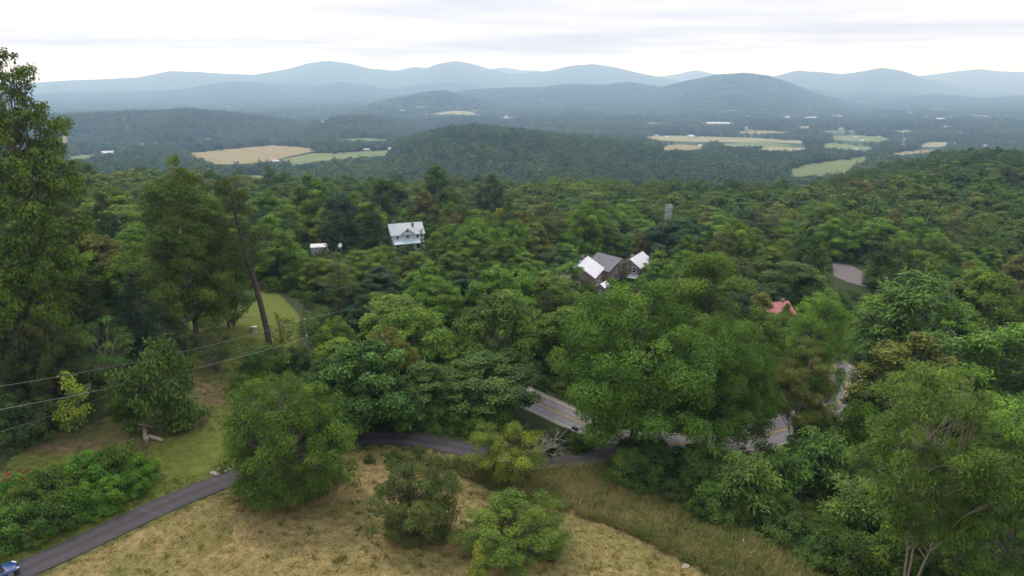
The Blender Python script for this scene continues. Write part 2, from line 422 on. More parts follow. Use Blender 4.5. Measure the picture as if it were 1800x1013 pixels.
# asphalt
def asphalt(name, a, b, seal=False):
    t = NT(name); nb = t.noise(1.2, 5, .65); nf = t.noise(25, 3, .7)
    c = t.ramp(nb, [(.3, a), (.7, b)])
    uv = t.attr('tone').outputs['Fac']
    track = t.ramp(uv, [(0, (.86, .86, .86)), (.22, (1.16, 1.15, 1.14)), (.30, (1.2, 1.18, 1.16)), (.5, (.80, .80, .82)), (.70, (1.2, 1.18, 1.16)), (.78, (1.16, 1.15, 1.14)), (1, (.86, .86, .86))])
    c = t.mix(1.0, c, track, 'MULTIPLY')
    c = t.mix(1.0, c, t.ramp(nf, [(.3, (.85, .85, .85)), (.7, (1.15, 1.15, 1.15))]), 'MULTIPLY')
    return t.done(t.bsdf(c, .8, .3, 0, nf, .3, .02))
M['driveway'] = asphalt('driveway_asphalt', (.036, .031, .034), (.050, .044, .047))
M['road'] = asphalt('road_asphalt', (.125, .120, .125), (.175, .168, .172))
M['lot'] = asphalt('lot_surface', (.125, .105, .100), (.17, .148, .142))
M['yellow_line'] = plain('yellow_line', (.36, .235, .065), .8, .3, 0, .25, 1)
M['white_line'] = plain('white_line', (.46, .45, .43), .8, .3, 0, .35, 1)
M['gravel'] = plain('gravel', (.19, .165, .135), .95, .1, 0, .35, 3, .4)
def field_mat(name, a, b, cc, rows=0.0):
    t = NT(name); n1 = t.noise(.012, 5, .6); n2 = t.noise(.12, 4, .65)
    c = t.ramp(n1, [(.3, a), (.5, b), (.7, cc)])
    c = t.mix(1.0, c, t.ramp(n2, [(.3, (.82, .82, .82)), (.7, (1.18, 1.18, 1.18))]), 'MULTIPLY')
    if rows:
        w = t.n('ShaderNodeTexWave'); w.inputs['Scale'].default_value = rows; w.inputs['Distortion'].default_value = .6
        g = t.n('ShaderNodeNewGeometry'); t.l(g.outputs['Position'], w.inputs[0])
        c = t.mix(1.0, c, t.ramp(w.outputs[1], [(.3, (.85, .85, .85)), (.7, (1.12, 1.12, 1.12))]), 'MULTIPLY')
    return t.done(t.bsdf(c, .95, .1))
M['hay'] = field_mat('hay_field', (.175, .145, .066), (.215, .170, .082), (.165, .155, .066), .035)
M['pasture'] = field_mat('pasture', (.085, .118, .036), (.118, .145, .048), (.15, .155, .060), .02)
M['vineyard'] = field_mat('vineyard', (.070, .105, .030), (.098, .130, .040), (.125, .135, .050), .06)
M['pale_field'] = field_mat('pale_field', (.23, .205, .125), (.18, .18, .085), (.26, .225, .135))

# ------------------------------------------------------------------ roads (centre lines in the ground's own coordinates)
def catmull(P, k=8):
    P = np.asarray(P, float); Q = np.vstack([2 * P[0] - P[1], P, 2 * P[-1] - P[-2]]); out = []
    for i in range(1, len(Q) - 2):
        for u in np.linspace(0, 1, k, endpoint=False):
            a, b, c, d = Q[i - 1], Q[i], Q[i + 1], Q[i + 2]
            out.append(.5 * (2 * b + (c - a) * u + (2 * a - 5 * b + 4 * c - d) * u * u + (3 * b - a - 3 * c + d) * u ** 3))
    out.append(P[-1]); return np.array(out)
DRIVE_PX = [(-170,1085),(-60,1045),(50,998),(150,953),(250,906),(350,862),(450,826),(520,797),(580,779),(640,771),(700,770),(760,778),(820,791),(900,806),(980,812),(1040,805),(1090,788),(1130,776)]
ROAD_PX = [(760,610),(850,660),(900,688),(950,712),(1000,734),(1060,756),(1130,774),(1200,780),(1280,775),(1350,763),(1420,740),(1475,708),(1490,680),(1475,650),(1440,625)]
drive_c = catmull([ground(a, b)[:2] for a, b in DRIVE_PX])
road_c = catmull([ground(a, b)[:2] for a, b in ROAD_PX])
def smooth_line(L, n=3):
    for _ in range(n):
        L = np.vstack([L[0], (L[:-2] + 2 * L[1:-1] + L[2:]) / 4, L[-1]])
    return L
drive_c = smooth_line(drive_c); road_c = smooth_line(road_c, 6)
def line_dist(x, y, L):
    x = np.asarray(x, float); d = np.full(x.shape, 1e9)
    for a, b in zip(L[:-1], L[1:]):
        v = b - a; l2 = v @ v + 1e-9
        u = np.clip(((x - a[0]) * v[0] + (y - a[1]) * v[1]) / l2, 0, 1)
        d = np.minimum(d, np.hypot(x - a[0] - u * v[0], y - a[1] - u * v[1]))
    return d
DRIVE_W, ROAD_W = 1.75, 3.75

# ground zones, as outlines in picture coordinates that are laid on the ground
DRY = [(60,1020),(250,925),(460,838),(560,795),(640,788),(820,803),(880,850),(1010,900),(1100,935),(1200,985),(1300,1040),(1300,1600),(-900,1600)]
TALL = [(660,800),(820,814),(960,830),(1085,815),(1110,850),(1250,905),(1380,985),(1500,1050),(1300,1100),(1250,1012),(1100,935),(1010,905),(880,870),(800,830)]
LAWN = [(-400,1100),(-200,900),(0,835),(30,790),(170,790),(180,740),(210,700),(330,650),(330,560),(390,520),(480,505),(530,560),(520,620),(480,640),(430,690),(400,740),(440,815),(250,900),(60,985),(0,1010)]
DIRT = [(20,800),(40,760),(120,755),(200,740),(290,750),(330,700),(340,640),(400,640),(400,700),(360,750),(250,790),(120,800)]

# ------------------------------------------------------------------ terrain sheet
def terrain():
    rr = np.concatenate([[0.01], np.geomspace(4, 24000, 470)])
    aa = np.concatenate([np.linspace(-180, -56, 32, endpoint=False), np.linspace(-56, 56, 449), np.linspace(56, 180, 33)[1:-1]])
    aa = np.radians(aa); n = len(aa)
    R, A = np.meshgrid(rr, aa, indexing='ij')
    X = R * np.sin(A); Y = R * np.cos(A); Z = H(X, Y)
    near = (R < 240) & (Y > 0)
    xn, yn = X[near], Y[near]
    dd = line_dist(xn, yn, drive_c); dr = line_dist(xn, yn, road_c)
    zn = Z[near] - .07 * (1 - sstep(DRIVE_W + .1, DRIVE_W + 1.0, dd)) - .12 * (1 - sstep(ROAD_W + .1, ROAD_W + 1.2, dr))
    Z[near] = zn
    zone = np.zeros((*R.shape, 4)); zone[..., 3] = 1
    px, py, d = project(X, Y, Z); ok = (Y > 5) & (R < 300)
    zone[..., 0] = np.where(ok, in_poly(px, py, DRY) | in_poly(px, py, TALL), False)
    zone[..., 1] = np.where(ok, in_poly(px, py, LAWN), 0)
    zone[..., 2] = np.where(ok, in_poly(px, py, DIRT), 0)
    zone[..., 1][near] = np.maximum(zone[..., 1][near], (1 - sstep(DRIVE_W + .3, DRIVE_W + 1.4, dd)) * .8)
    for _ in range(5):
        for ax in (0, 1):
            zone[..., :3] = (np.roll(zone[..., :3], 1, ax) + 2 * zone[..., :3] + np.roll(zone[..., :3], -1, ax)) / 4
    near_r = (R < 60) & ~ok; zone[..., 0][near_r] = 1
    nr = len(rr); idx = np.arange(nr * n).reshape(nr, n)
    a = idx[:-1]; b = idx[1:]; a2 = np.roll(a, -1, 1); b2 = np.roll(b, -1, 1)
    F = np.stack([a, b, b2, a2], -1).reshape(-1, 4)[:, ::-1]
    mb = MB(); mb.add(np.stack([X, Y, Z], -1), F)
    me = mb.mesh('ground', M['ground'], True)
    ca = me.attributes.new('zone', 'FLOAT_COLOR', 'POINT'); ca.data.foreach_set('color', zone.reshape(-1, 4).ravel())
    fa = me.attributes.new('far', 'FLOAT', 'POINT'); fa.data.foreach_set('value', sstep(350, 600, R).ravel())
    o = struct(link('ground', me)); o['label'] = 'rolling ground with dry lawn, woodland floor, valley and mountains'
    return o
terrain()

def ribbon(name, L, offs, lift, mat, parent=None, i0=0, i1=None):
    L = L[i0:i1]
    T = np.gradient(L, axis=0); T /= np.linalg.norm(T, axis=1)[:, None]; N = np.stack([T[:, 1], -T[:, 0]], 1)
    P = L[:, None, :] + N[:, None, :] * np.asarray(offs)[None, :, None]
    Z = H(P[..., 0], P[..., 1]) + lift
    k = len(offs); n = len(L)
    V = np.concatenate([P, Z[..., None]], -1)
    idx = np.arange(n * k).reshape(n, k)
    F = np.stack([idx[:-1, :-1], idx[:-1, 1:], idx[1:, 1:], idx[1:, :-1]], -1).reshape(-1, 4)
    tone = np.tile((np.asarray(offs) - offs[0]) / (offs[-1] - offs[0]), n)
    mb = MB(); mb.add(V, F, 0, tone)
    return link(name, mb.mesh(name, mat, True), parent)
dv = struct(ribbon('driveway', drive_c, np.linspace(-DRIVE_W, DRIVE_W, 9), .03, M['driveway']))
dv['label'] = 'narrow dark asphalt driveway curving down to the public road'
rd = struct(ribbon('public_road', road_c, np.linspace(-ROAD_W, ROAD_W, 11), .02, M['road']))
rd['label'] = 'two lane grey road with double yellow centre line below the lawn'
for off, w, m, nm in ((-.17, .09, 'yellow_line', 'centre_line'), (.17, .09, 'yellow_line', 'centre_line'), (-3.25, .08, 'white_line', 'edge_line'), (3.25, .08, 'white_line', 'edge_line')):
    ribbon(nm, road_c, [off - w, off + w], .032, M[m], rd)
for side in (-1, 1):
    ribbon('gravel_shoulder', road_c, [side * ROAD_W - .45, side * ROAD_W + .45], .028, M['gravel'], rd)
for k, wd in ((33, .022), (43, .022)):      # patched joints across the driveway
    a = drive_c[k]; b = drive_c[k + 1]; tdir = (b - a) / np.linalg.norm(b - a); nrm = np.array([tdir[1], -tdir[0]])
    L = np.array([a + nrm * s + tdir * s * .35 for s in np.linspace(-DRIVE_W * .98, DRIVE_W * .98, 8)])
    ribbon('patched_joint', L, [-wd, wd], .038, M['lot'], dv)

# fields laid over the valley floor: top edge and bottom edge outlines (picture coordinates), draped on the ground
def field(name, top, bot, mat, label, lift=1.2, n=40, m=8):
    top = np.array(top, float); bot = np.array(bot, float)
    xs0 = np.linspace(0, 1, n)
    def along(L):
        s = np.concatenate([[0], np.cumsum(np.hypot(*np.diff(L, axis=0).T))]); s /= s[-1]
        return np.stack([np.interp(xs0, s, L[:, 0]), np.interp(xs0, s, L[:, 1])], 1)
    Tp, Bp = along(top), along(bot); V = []
    for j in range(m):
        w = j / (m - 1)
        for i in range(n):
            p = Tp[i] * (1 - w) + Bp[i] * w; g = (ground_far if p[1] < 325 else ground)(*p); V.append((g[0], g[1], g[2] + lift))
    idx = np.arange(n * m).reshape(m, n)
    F = np.stack([idx[1:, :-1], idx[1:, 1:], idx[:-1, 1:], idx[:-1, :-1]], -1).reshape(-1, 4)
    mb = MB(); mb.add(V, F); o = struct(link(name, mb.mesh(name, M[mat], True))); o['label'] = label
    FIELDS.append([tuple(p) for p in top] + [tuple(p) for p in bot[::-1]])
FIELDS = []
field('hay_field', [(324,271),(400,263),(480,256),(530,259),(561,263)], [(325,273),(380,291),(440,289),(475,285),(505,277),(561,265)], 'hay', 'tan mown hay field on the valley slope', n=50, m=12)
field('pasture', [(497,281),(550,271),(600,269),(640,267),(686,265)], [(500,291),(515,293),(560,285),(610,280),(684,275)], 'pasture', 'green pasture beside the tan hay field', n=40, m=10)
field('pasture', [(712,268),(735,262),(745,262)], [(713,275),(722,272),(745,264)], 'pasture', 'small green field at the foot of the wooded hill', n=16, m=6)
field('hay_field', [(90,243),(112,240),(126,242)], [(90,258),(112,254),(128,250)], 'hay', 'small tan field behind the tall left tree', n=16, m=6)
field('pasture', [(112,276),(150,273),(178,272)], [(112,288),(135,285),(176,276)], 'pasture', 'green paddock beside the long white barn', n=18, m=6)
field('pasture', [(398,307),(440,309),(474,311)], [(400,313),(440,319),(472,318)], 'pasture', 'green field strip seen over the treetops', n=18, m=6)
field('pale_field', [(170,253),(240,252),(330,251),(350,250)], [(175,256),(250,257),(345,254)], 'pale_field', 'pale strip of field under the left wooded hill', n=20, m=4)
field('hay_field', [(1157,257),(1200,255),(1252,260)], [(1160,265),(1210,265),(1235,264)], 'hay', 'tan stubble field in the right valley', n=20, m=6)
field('pale_field', [(1130,240),(1200,239),(1290,242),(1360,245),(1422,248)], [(1132,246),(1200,250),(1290,251),(1340,250),(1418,254)], 'pale_field', 'long pale field in the right valley', n=40, m=7)
field('pasture', [(1262,256),(1310,250),(1350,251),(1392,256)], [(1264,260),(1310,260),(1360,260),(1386,258)], 'pasture', 'green field below the long pale field', n=20, m=6)
field('pasture', [(1455,240),(1520,238),(1562,243)], [(1462,247),(1520,250),(1560,250)], 'pasture', 'pale green clearing around the valley hamlet', n=20, m=5)
field('pale_field', [(1320,262),(1365,259),(1432,262)], [(1328,266),(1380,267),(1430,266)], 'pale_field', 'pale strip of field above the green sloping field', n=20, m=4)
field('hay_field', [(1290,232),(1340,230),(1390,232)], [(1294,235),(1340,236),(1386,235)], 'hay', 'thin tan field below the large warehouse', n=16, m=4)
field('pasture', [(590,246),(640,243),(700,246)], [(596,249),(640,250),(696,249)], 'pasture', 'thin green field behind the red farmhouse', n=16, m=4)
field('pasture', [(1440,251),(1500,256),(1552,261)], [(1440,259),(1480,265),(1550,265)], 'pasture', 'green field by the valley farmsteads', n=20, m=6)
field('vineyard', [(1376,300),(1420,289),(1480,281),(1545,272)], [(1392,312),(1440,312),(1488,308),(1510,290)], 'vineyard', 'green sloping field beside the right wooded hill', n=40, m=12)
field('hay_field', [(1556,271),(1600,266),(1668,263)], [(1566,276),(1610,273),(1660,267)], 'hay', 'tan field along the top of the right slope', n=24, m=6)
field('pasture', [(1440,231),(1480,229),(1515,231)], [(1444,234),(1480,234),(1512,233)], 'pasture', 'thin green field among distant houses', n=16, m=4)
field('pale_field', [(735,201),(770,199),(800,195),(822,196),(846,203)], [(738,203),(775,203),(810,203),(846,205)], 'pale_field', 'pale cleared field under the round far hill', n=24, m=4)
field('pale_field', [(868,207),(900,206),(918,207)], [(872,210),(900,210),(917,209)], 'pale_field', 'thin pale field beyond the wooded hill', n=14, m=4)
field('pale_field', [(1612,253),(1640,250),(1668,252)], [(1614,258),(1640,260),(1668,257)], 'pale_field', 'pale field beside the right valley houses', n=14, m=4)

crnd = random.Random(41)
for q in range(30):
    cx_ = crnd.uniform(1130, 1790) if q < 21 else crnd.uniform(150, 1000); cy0 = crnd.uniform(189, 236) if q < 21 else crnd.uniform(183, 205); cw = crnd.uniform(8, 32); ch = crnd.uniform(.8, 2.2) * (1 + (cy0 - 185) / 60)
    k1, k2 = crnd.uniform(-.8, .8), crnd.uniform(-.8, .8)
    field('clearing', [(cx_ - cw, cy0 + k1), (cx_ - cw * .3, cy0 - ch * .6), (cx_ + cw, cy0 + k2)], [(cx_ - cw * .9, cy0 + k1 + ch * .5), (cx_ + cw * .2, cy0 + ch), (cx_ + cw * .9, cy0 + k2 + ch * .5)], crnd.choice(['pale_field', 'pasture', 'pale_field']), 'small pale clearing in the distant valley woods', 2.5, 10, 4)
# ------------------------------------------------------------------ trees
def unit(v): return v / (np.linalg.norm(v, axis=-1, keepdims=True) + 1e-9)
def env(shape, t):
    if shape == 'round': return np.sqrt(np.clip(1 - (2 * t - 1) ** 2, 0, 1)) * .9 + .1 * (1 - t)
    if shape == 'ovoid': return np.clip(np.sin(np.pi * np.clip(t, 0, 1) ** .75), 0, 1) * .92 + .08 * (1 - t)
    if shape == 'spread': return np.clip(np.sin(np.pi * (t * .78 + .16)), 0, 1)
    if shape == 'cone': return (1 - t) ** .85 * .95 + .05
    if shape == 'dome': return np.sqrt(np.clip(1 - (t * .97) ** 2.2, 0, 1))
    if shape == 'mound': return np.where(t < .35, .70 + .30 * np.minimum(t, .35) / .35, np.sqrt(np.clip(1 - ((np.maximum(t, .35) - .35) / .65) ** 2, 0, 1)))
    if shape == 'egg': return np.where(t < .3, .78 + .22 * np.minimum(t, .3) / .3, np.clip(1 - (np.maximum(t, .3) - .3) / .7, 0, 1) ** .62)
    if shape == 'vase': return np.clip(.45 + .75 * t, 0, 1) * np.sqrt(np.clip(1 - t ** 4, 0, 1))
def leaves(mb, rng, P, N, size, asp=.5, mat=0, kind='leaf', tone=None):
    n = len(P)
    a = unit(np.cross(N, rng.normal(size=(n, 3)))); b = np.cross(N, a)
    s = size * rng.uniform(.6, 1.4, n)[:, None]
    if tone is None: tone = np.clip(rng.normal(.5, .2, n), 0, 1)
    if kind == 'frond':             # long drooping compound leaf: two quads
        out = unit(N * [1, 1, .0] + rng.normal(size=(n, 3)) * .6 * [1, 1, .5] + [0, 0, .12]); side = unit(np.cross(out, [0, 0, 1.]) + 1e-6)
        w = s * asp; dr = np.array([0, 0, -1.])
        p0 = P; p1 = P + out * s * .5 - dr * s * .04; p2 = P + out * s * .95 + dr * s * .16
        V = np.stack([p0 - side * w * .25, p0 + side * w * .25, p1 + side * w * .5, p1 - side * w * .5, p2 + side * w * .12, p2 - side * w * .12], 1)
        i = np.arange(n)[:, None] * 6
        F = np.concatenate([i + [0, 1, 2, 3], i + [3, 2, 4, 5]])
        mb.add(V, F, mat, np.repeat(tone, 6)); return
    w = s * asp * .5
    V = np.stack([P - a * s * .5, P + b * w + N * s * .08, P + a * s * .5 - N * s * .10, P - b * w + N * s * .08], 1)
    i = np.arange(n)[:, None] * 4
    mb.add(V, i + [0, 1, 2, 3], mat, np.repeat(tone, 4))
def curve(a, b, sag, k=5, rng=None, wob=0.):
    u = np.linspace(0, 1, k)[:, None]; m = (a + b) / 2 + sag
    P = (1 - u) ** 2 * a + 2 * u * (1 - u) * m + u * u * b
    if rng is not None and wob: P[1:-1] += rng.normal(size=(k - 2, 3)) * wob
    return P
def tree(seed, Ht, R, base, shape, ncl, clr, leaf, nleaf, trunk=.3, kind='leaf', asp=.5, flat=.7, lean=(0, 0), stems=1, limbs=24, inner=.25, up=.7, droop=0., top=.9, sides=6, gap=.75):
    """trunk and crown meshes: clumps of leaves spread through the crown's volume on the ends of limbs"""
    rng = np.random.default_rng(seed)
    lean = np.array([lean[0], lean[1], 0.])
    C = []; tries = 0
    while len(C) < ncl and tries < ncl * 40:
        tries += 1
        tt = rng.random(); e = env(shape, tt)
        if rng.random() > e ** 1.2 + .05: continue
        an = rng.random() * 2 * math.pi; q = math.sqrt(rng.uniform(inner ** 2, 1))
        lob = 1 + .14 * math.sin(2 * an + seed) + .10 * math.sin(5 * an + 2 * seed + 4 * tt)
        p = np.array([math.cos(an) * q * e * R * lob, math.sin(an) * q * e * R * lob, Ht * base + tt * Ht * (1 - base)])
        p += lean * (p[2] / Ht)
        if C and min(np.linalg.norm((p - c) * [1, 1, 1.3]) for c in C) < clr * gap: continue
        C.append(p)
    C = np.array(C)
    cr = clr * rng.uniform(.65, 1.25, len(C)); cr *= 1 - .3 * np.clip((C[:, 2] / Ht - .8) / .2, 0, 1)
    cnt = np.maximum(3, (nleaf * cr ** 2 / np.sum(cr ** 2)).astype(int))
    I = np.repeat(np.arange(len(C)), cnt)
    d = unit(rng.normal(size=(len(I), 3))); fl = (d[:, 2] < -.25) & (rng.random(len(I)) < .7); d[fl, 2] *= -1
    ph = rng.random((len(C), 3)) * 6.28
    lump = 1 + .22 * np.sin(4 * d[:, 0] + ph[I, 0]) * np.sin(4 * d[:, 1] + ph[I, 1]) + .12 * np.sin(7 * d[:, 2] + ph[I, 2])
    q = rng.uniform(.25, 1, len(I)) ** .45
    out = unit(C[I] - lean * (C[I, 2:3] / Ht) - [0, 0, Ht * (base + (1 - base) * .35)])
    P = C[I] + d * (cr[I] * q * lump)[:, None] * [1, 1, flat] + rng.normal(size=(len(I), 3)) * leaf * .4
    P[:, 2] -= droop * np.maximum(0, (np.hypot(P[:, 0], P[:, 1]) / R - .6)) * R
    P[:, 2] = np.maximum(P[:, 2], .12)
    N = unit(d * .9 + out * .3 + np.array([0, 0, up * .8]) + rng.normal(size=d.shape) * .38)
    cb = rng.normal(0, .15, len(C))
    tone = np.clip(rng.normal(.48, .22, len(I)) + cb[I], 0, 1)
    mc = MB(); leaves(mc, rng, P, N, leaf, asp, 0, kind, tone)
    mt = MB()
    stems_top = []
    for sidx in range(stems):
        if stems == 1: b0 = np.zeros(3); tp = lean * top + [0, 0, Ht * top]
        else:
            an = sidx * 2.4 + seed; b0 = np.array([math.cos(an), math.sin(an), 0]) * trunk * .9
            tp = np.array([math.cos(an) * R * .45, math.sin(an) * R * .45, Ht * top * rng.uniform(.7, 1)]) + lean * top
        P_ = curve(b0 + [0, 0, -.8], tp, rng.normal(size=3) * [.025 * Ht, .025 * Ht, 0], 21, rng, trunk * .10)
        u = np.linspace(0, 1, 21); rad = trunk / math.sqrt(stems) * (1.25 * np.exp(-u * 9) * .35 + (1 - u) ** .8 * .95 + .06)
        mt.tube(P_, rad, sides); stems_top.append(P_)
    order = rng.permutation(len(C))[:limbs]
    for i in order:
        c = C[i]; S = stems_top[rng.integers(len(stems_top))]
        hz = np.hypot(c[0], c[1]); zt = np.clip(c[2] - hz * rng.uniform(.45, .95) - .5, Ht * max(.12, base * .75) if stems == 1 else .1, S[-1, 2] * rng.uniform(.55, .97))
        j = np.argmin(np.abs(S[:, 2] - zt)); a = S[j]
        L = np.linalg.norm(c - a); r0 = min(trunk * .34, .014 * L + .014)
        mt.tube(curve(a, c, np.array([0, 0, .10 * L]) + rng.normal(size=3) * .06 * L, 6, rng, .02 * L), np.linspace(r0, .018, 6), 5, cap=False)
        if sides > 5:
            for _ in range(3):
                b = c + unit(rng.normal(size=3)) * cr[i] * .8; mt.tube(curve(c * .6 + a * .4, b, np.zeros(3), 4, rng, .02 * L), np.linspace(r0 * .5, .01, 4), 4, cap=False)
    return mt, mc
def bare_tree(seed, Ht, R, trunk, levels=4, stems=1):
    rng = np.random.default_rng(seed); mb = MB()
    def grow(p, d, L, r, lev):
        q = p + d * L; mb.tube(curve(p, q, rng.normal(size=3) * L * .1, 4, rng, L * .03), np.linspace(r, r * .55, 4), 5 if lev > 1 else 4, cap=False)
        if lev == 0: return
        for _ in range(rng.integers(3, 5)):
            u = rng.uniform(.45, 1); nd = unit(d * .8 + rng.normal(size=3) * .55 * [R / Ht * 2.2, R / Ht * 2.2, .5] + [0, 0, .12])
            grow(p + (q - p) * u, nd, L * rng.uniform(.5, .75), r * .5, lev - 1)
    for s in range(stems):
        grow(np.array([.1 * s, 0, -.4]), unit(np.array([rng.normal() * .2, rng.normal() * .2, 1.])), Ht * .42, trunk, levels)
    return mb

PROTO = {}
def proto(key, Ht, R, mt, mc, far=False):
    if mc:      # true size of the finished crown
        V = np.concatenate(mc.v); Ht = float(np.percentile(V[:, 2], 99.8)); R = float(np.percentile(np.hypot(V[:, 0], V[:, 1]), 97.5))
    PROTO[key] = (Ht, R, mt.mesh(key + '_trunk', M['bark'], True) if mt else None, mc.mesh(key + '_crown', M['leaf']) if mc else None)
def P_(key, seed, Ht, R, *a, **k): mt, mc = tree(seed, Ht, R, *a, **k); proto(key, Ht, R, mt, mc)
# close trees, small leaves
P_('oak', 11, 22, 12, .20, 'mound', 170, 1.9, .34, 74000, .55, asp=.55, flat=.75, limbs=70, lean=(.5, 0))
P_('oakb', 12, 26, 12, .12, 'egg', 160, 1.9, .36, 70000, .6, asp=.55, flat=.75, limbs=60)
P_('cherry', 13, 13, 8.4, .03, 'mound', 190, 1.30, .25, 80000, .35, asp=.5, flat=.8, limbs=60, droop=.10, inner=.45, gap=.8)
P_('plum', 14, 9, 6, .02, 'mound', 120, 1.0, .21, 36000, .24, asp=.6, flat=.7, stems=5, limbs=50, inner=.3, gap=.85)
P_('dogwood', 15, 7, 6, .02, 'mound', 125, 1.0, .22, 38000, .18, asp=.5, flat=.5, stems=4, limbs=40, up=1.0, inner=.25, gap=.85)
P_('apple', 16, 8, 5.4, .22, 'spread', 66, .95, .20, 17000, .26, asp=.5, flat=.55, limbs=45, stems=2, up=.9, gap=.85)
P_('poplar', 27, 40, 8.0, .33, 'mound', 190, 1.55, .38, 46000, .5, asp=.75, flat=.7, limbs=90, gap=.85, top=.84)
P_('hickory', 18, 30, 10, .10, 'egg', 210, 1.65, .34, 80000, .5, asp=.6, flat=.7, limbs=60, gap=.85)
P_('walnut', 19, 24, 8.5, .34, 'spread', 92, 1.55, .42, 36000, .26, kind='frond', asp=.30, flat=.5, limbs=60, stems=3, top=.86, gap=.95)
P_('ailanthus', 20, 22, 8, .12, 'round', 80, 1.7, .46, 32000, .3, kind='frond', asp=.32, flat=.36, limbs=60, stems=2, top=.8, gap=1.05)
P_('sapling', 21, 4, 1.3, .15, 'ovoid', 16, .42, .16, 1600, .06, asp=.55, limbs=14)
P_('layered', 22, 7, 5.5, .12, 'spread', 38, 1.25, .22, 12000, .18, asp=.5, flat=.3, stems=3, limbs=36, up=1.3)
# woodland trees in several habits, bigger leaf clumps
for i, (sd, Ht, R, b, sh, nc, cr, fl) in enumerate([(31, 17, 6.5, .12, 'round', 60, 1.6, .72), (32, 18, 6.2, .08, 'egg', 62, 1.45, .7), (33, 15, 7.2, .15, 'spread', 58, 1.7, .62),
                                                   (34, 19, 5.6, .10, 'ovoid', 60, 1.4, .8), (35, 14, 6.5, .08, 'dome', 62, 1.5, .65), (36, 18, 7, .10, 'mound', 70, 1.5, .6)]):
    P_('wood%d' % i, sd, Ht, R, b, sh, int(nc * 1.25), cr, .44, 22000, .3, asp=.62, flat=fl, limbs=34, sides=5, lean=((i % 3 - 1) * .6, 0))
P_('woodwalnut', 37, 18, 6.5, .15, 'round', 66, 1.6, .62, 16000, .28, kind='frond', asp=.38, flat=.55, limbs=30, sides=5)
P_('cedar', 38, 12, 3.6, .02, 'cone', 110, .8, .30, 20000, .25, asp=.35, flat=.55, limbs=30, up=.5, sides=5, inner=.3)
P_('cedarround', 39, 9, 4.6, .0, 'dome', 120, .9, .28, 24000, .25, asp=.35, flat=.6, limbs=30, up=.5, sides=5, inner=.35)
P_('whitepine', 40, 22, 4.6, .12, 'ovoid', 70, 1.15, .42, 10000, .32, asp=.2, flat=.35, limbs=40, up=.9, sides=5)
P_('narrow', 42, 5, .8, .0, 'cone', 26, .35, .18, 1800, .08, asp=.4, limbs=8, sides=5)
# shrubs
for i in range(3):
    P_('shrub%d' % i, 50 + i, 3, 2.1, .0, 'dome', 40, .6, .20, 6500, .07, asp=.5, flat=.75, stems=5, limbs=24, up=.9, sides=5, inner=.2)
P_('sumac', 54, 3.4, 2.2, .2, 'spread', 32, .55, .34, 3000, .06, kind='frond', asp=.3, flat=.3, stems=3, limbs=20, sides=5)
PROTO['dead'] = (14, 4.5, bare_tree(61, 14, 4.5, .28).mesh('dead_tree_branches', M['dead_wood'], True), None)
PROTO['bare'] = (8, 3, bare_tree(63, 8, 3.2, .10, 4, 1).mesh('bare_tree_branches', M['bark'], True), None)
PROTO['snag'] = (5, 3, bare_tree(62, 5, 3.4, .10, 4, 3).mesh('dead_shrub_branches', M['dead_wood'], True), None)
# leaning pine with a bare lower trunk
def leaning_pine():
    rng = np.random.default_rng(71); Ht = 30.0; mt = MB(); mc = MB()
    path = np.array([[0, 0, -.8], [-.15, 0, 3], [-.9, .1, 8], [-2.0, .1, 14], [-3.1, 0, 19], [-3.9, 0, 24], [-4.6, 0, 29.5]])
    mt.tube(catmull(path, 4), np.interp(np.linspace(0, 1, 25), [0, .05, .5, 1], [.85, .62, .48, .08]), 9)
    Pn = []; To = []
    for k in range(70):
        zf = rng.uniform(.42, 1.0); z0 = zf * Ht * .98; b = np.array([np.interp(z0, path[:, 2], path[:, 0]), 0, z0])
        L = (7.2 * (1 - zf) ** .5 + 1.0) * rng.uniform(.55, 1.1) * (.55 if zf < .55 else 1); an = rng.random() * 6.28
        e = b + np.array([math.cos(an) * L, math.sin(an) * L, rng.uniform(-.05, .25) * L])
        br = curve(b, e, np.array([0, 0, .05 * L]), 6, rng, .05 * L); mt.tube(br, np.linspace(.09, .02, 6), 5, cap=False)
        if zf < .50 and rng.random() < .7: continue
        for s in range(12):
            c = br[3] + (br[-1] - br[3]) * rng.random() + rng.normal(size=3) * [.55, .55, .25]; n = 22
            Pn.append(c + rng.normal(size=(n, 3)) * [.34, .34, .16]); To.append(np.clip(rng.normal(.45, .2, n), 0, 1))
    Pn = np.concatenate(Pn); N = unit(rng.normal(size=Pn.shape) + [0, 0, .4])
    leaves(mc, rng, Pn, N, .46, .16, 0, 'leaf', np.concatenate(To))
    PROTO['pine'] = (Ht, 6, mt.mesh('pine_trunk', M['bark'], True), mc.mesh('pine_crown', M['leaf']))
leaning_pine()

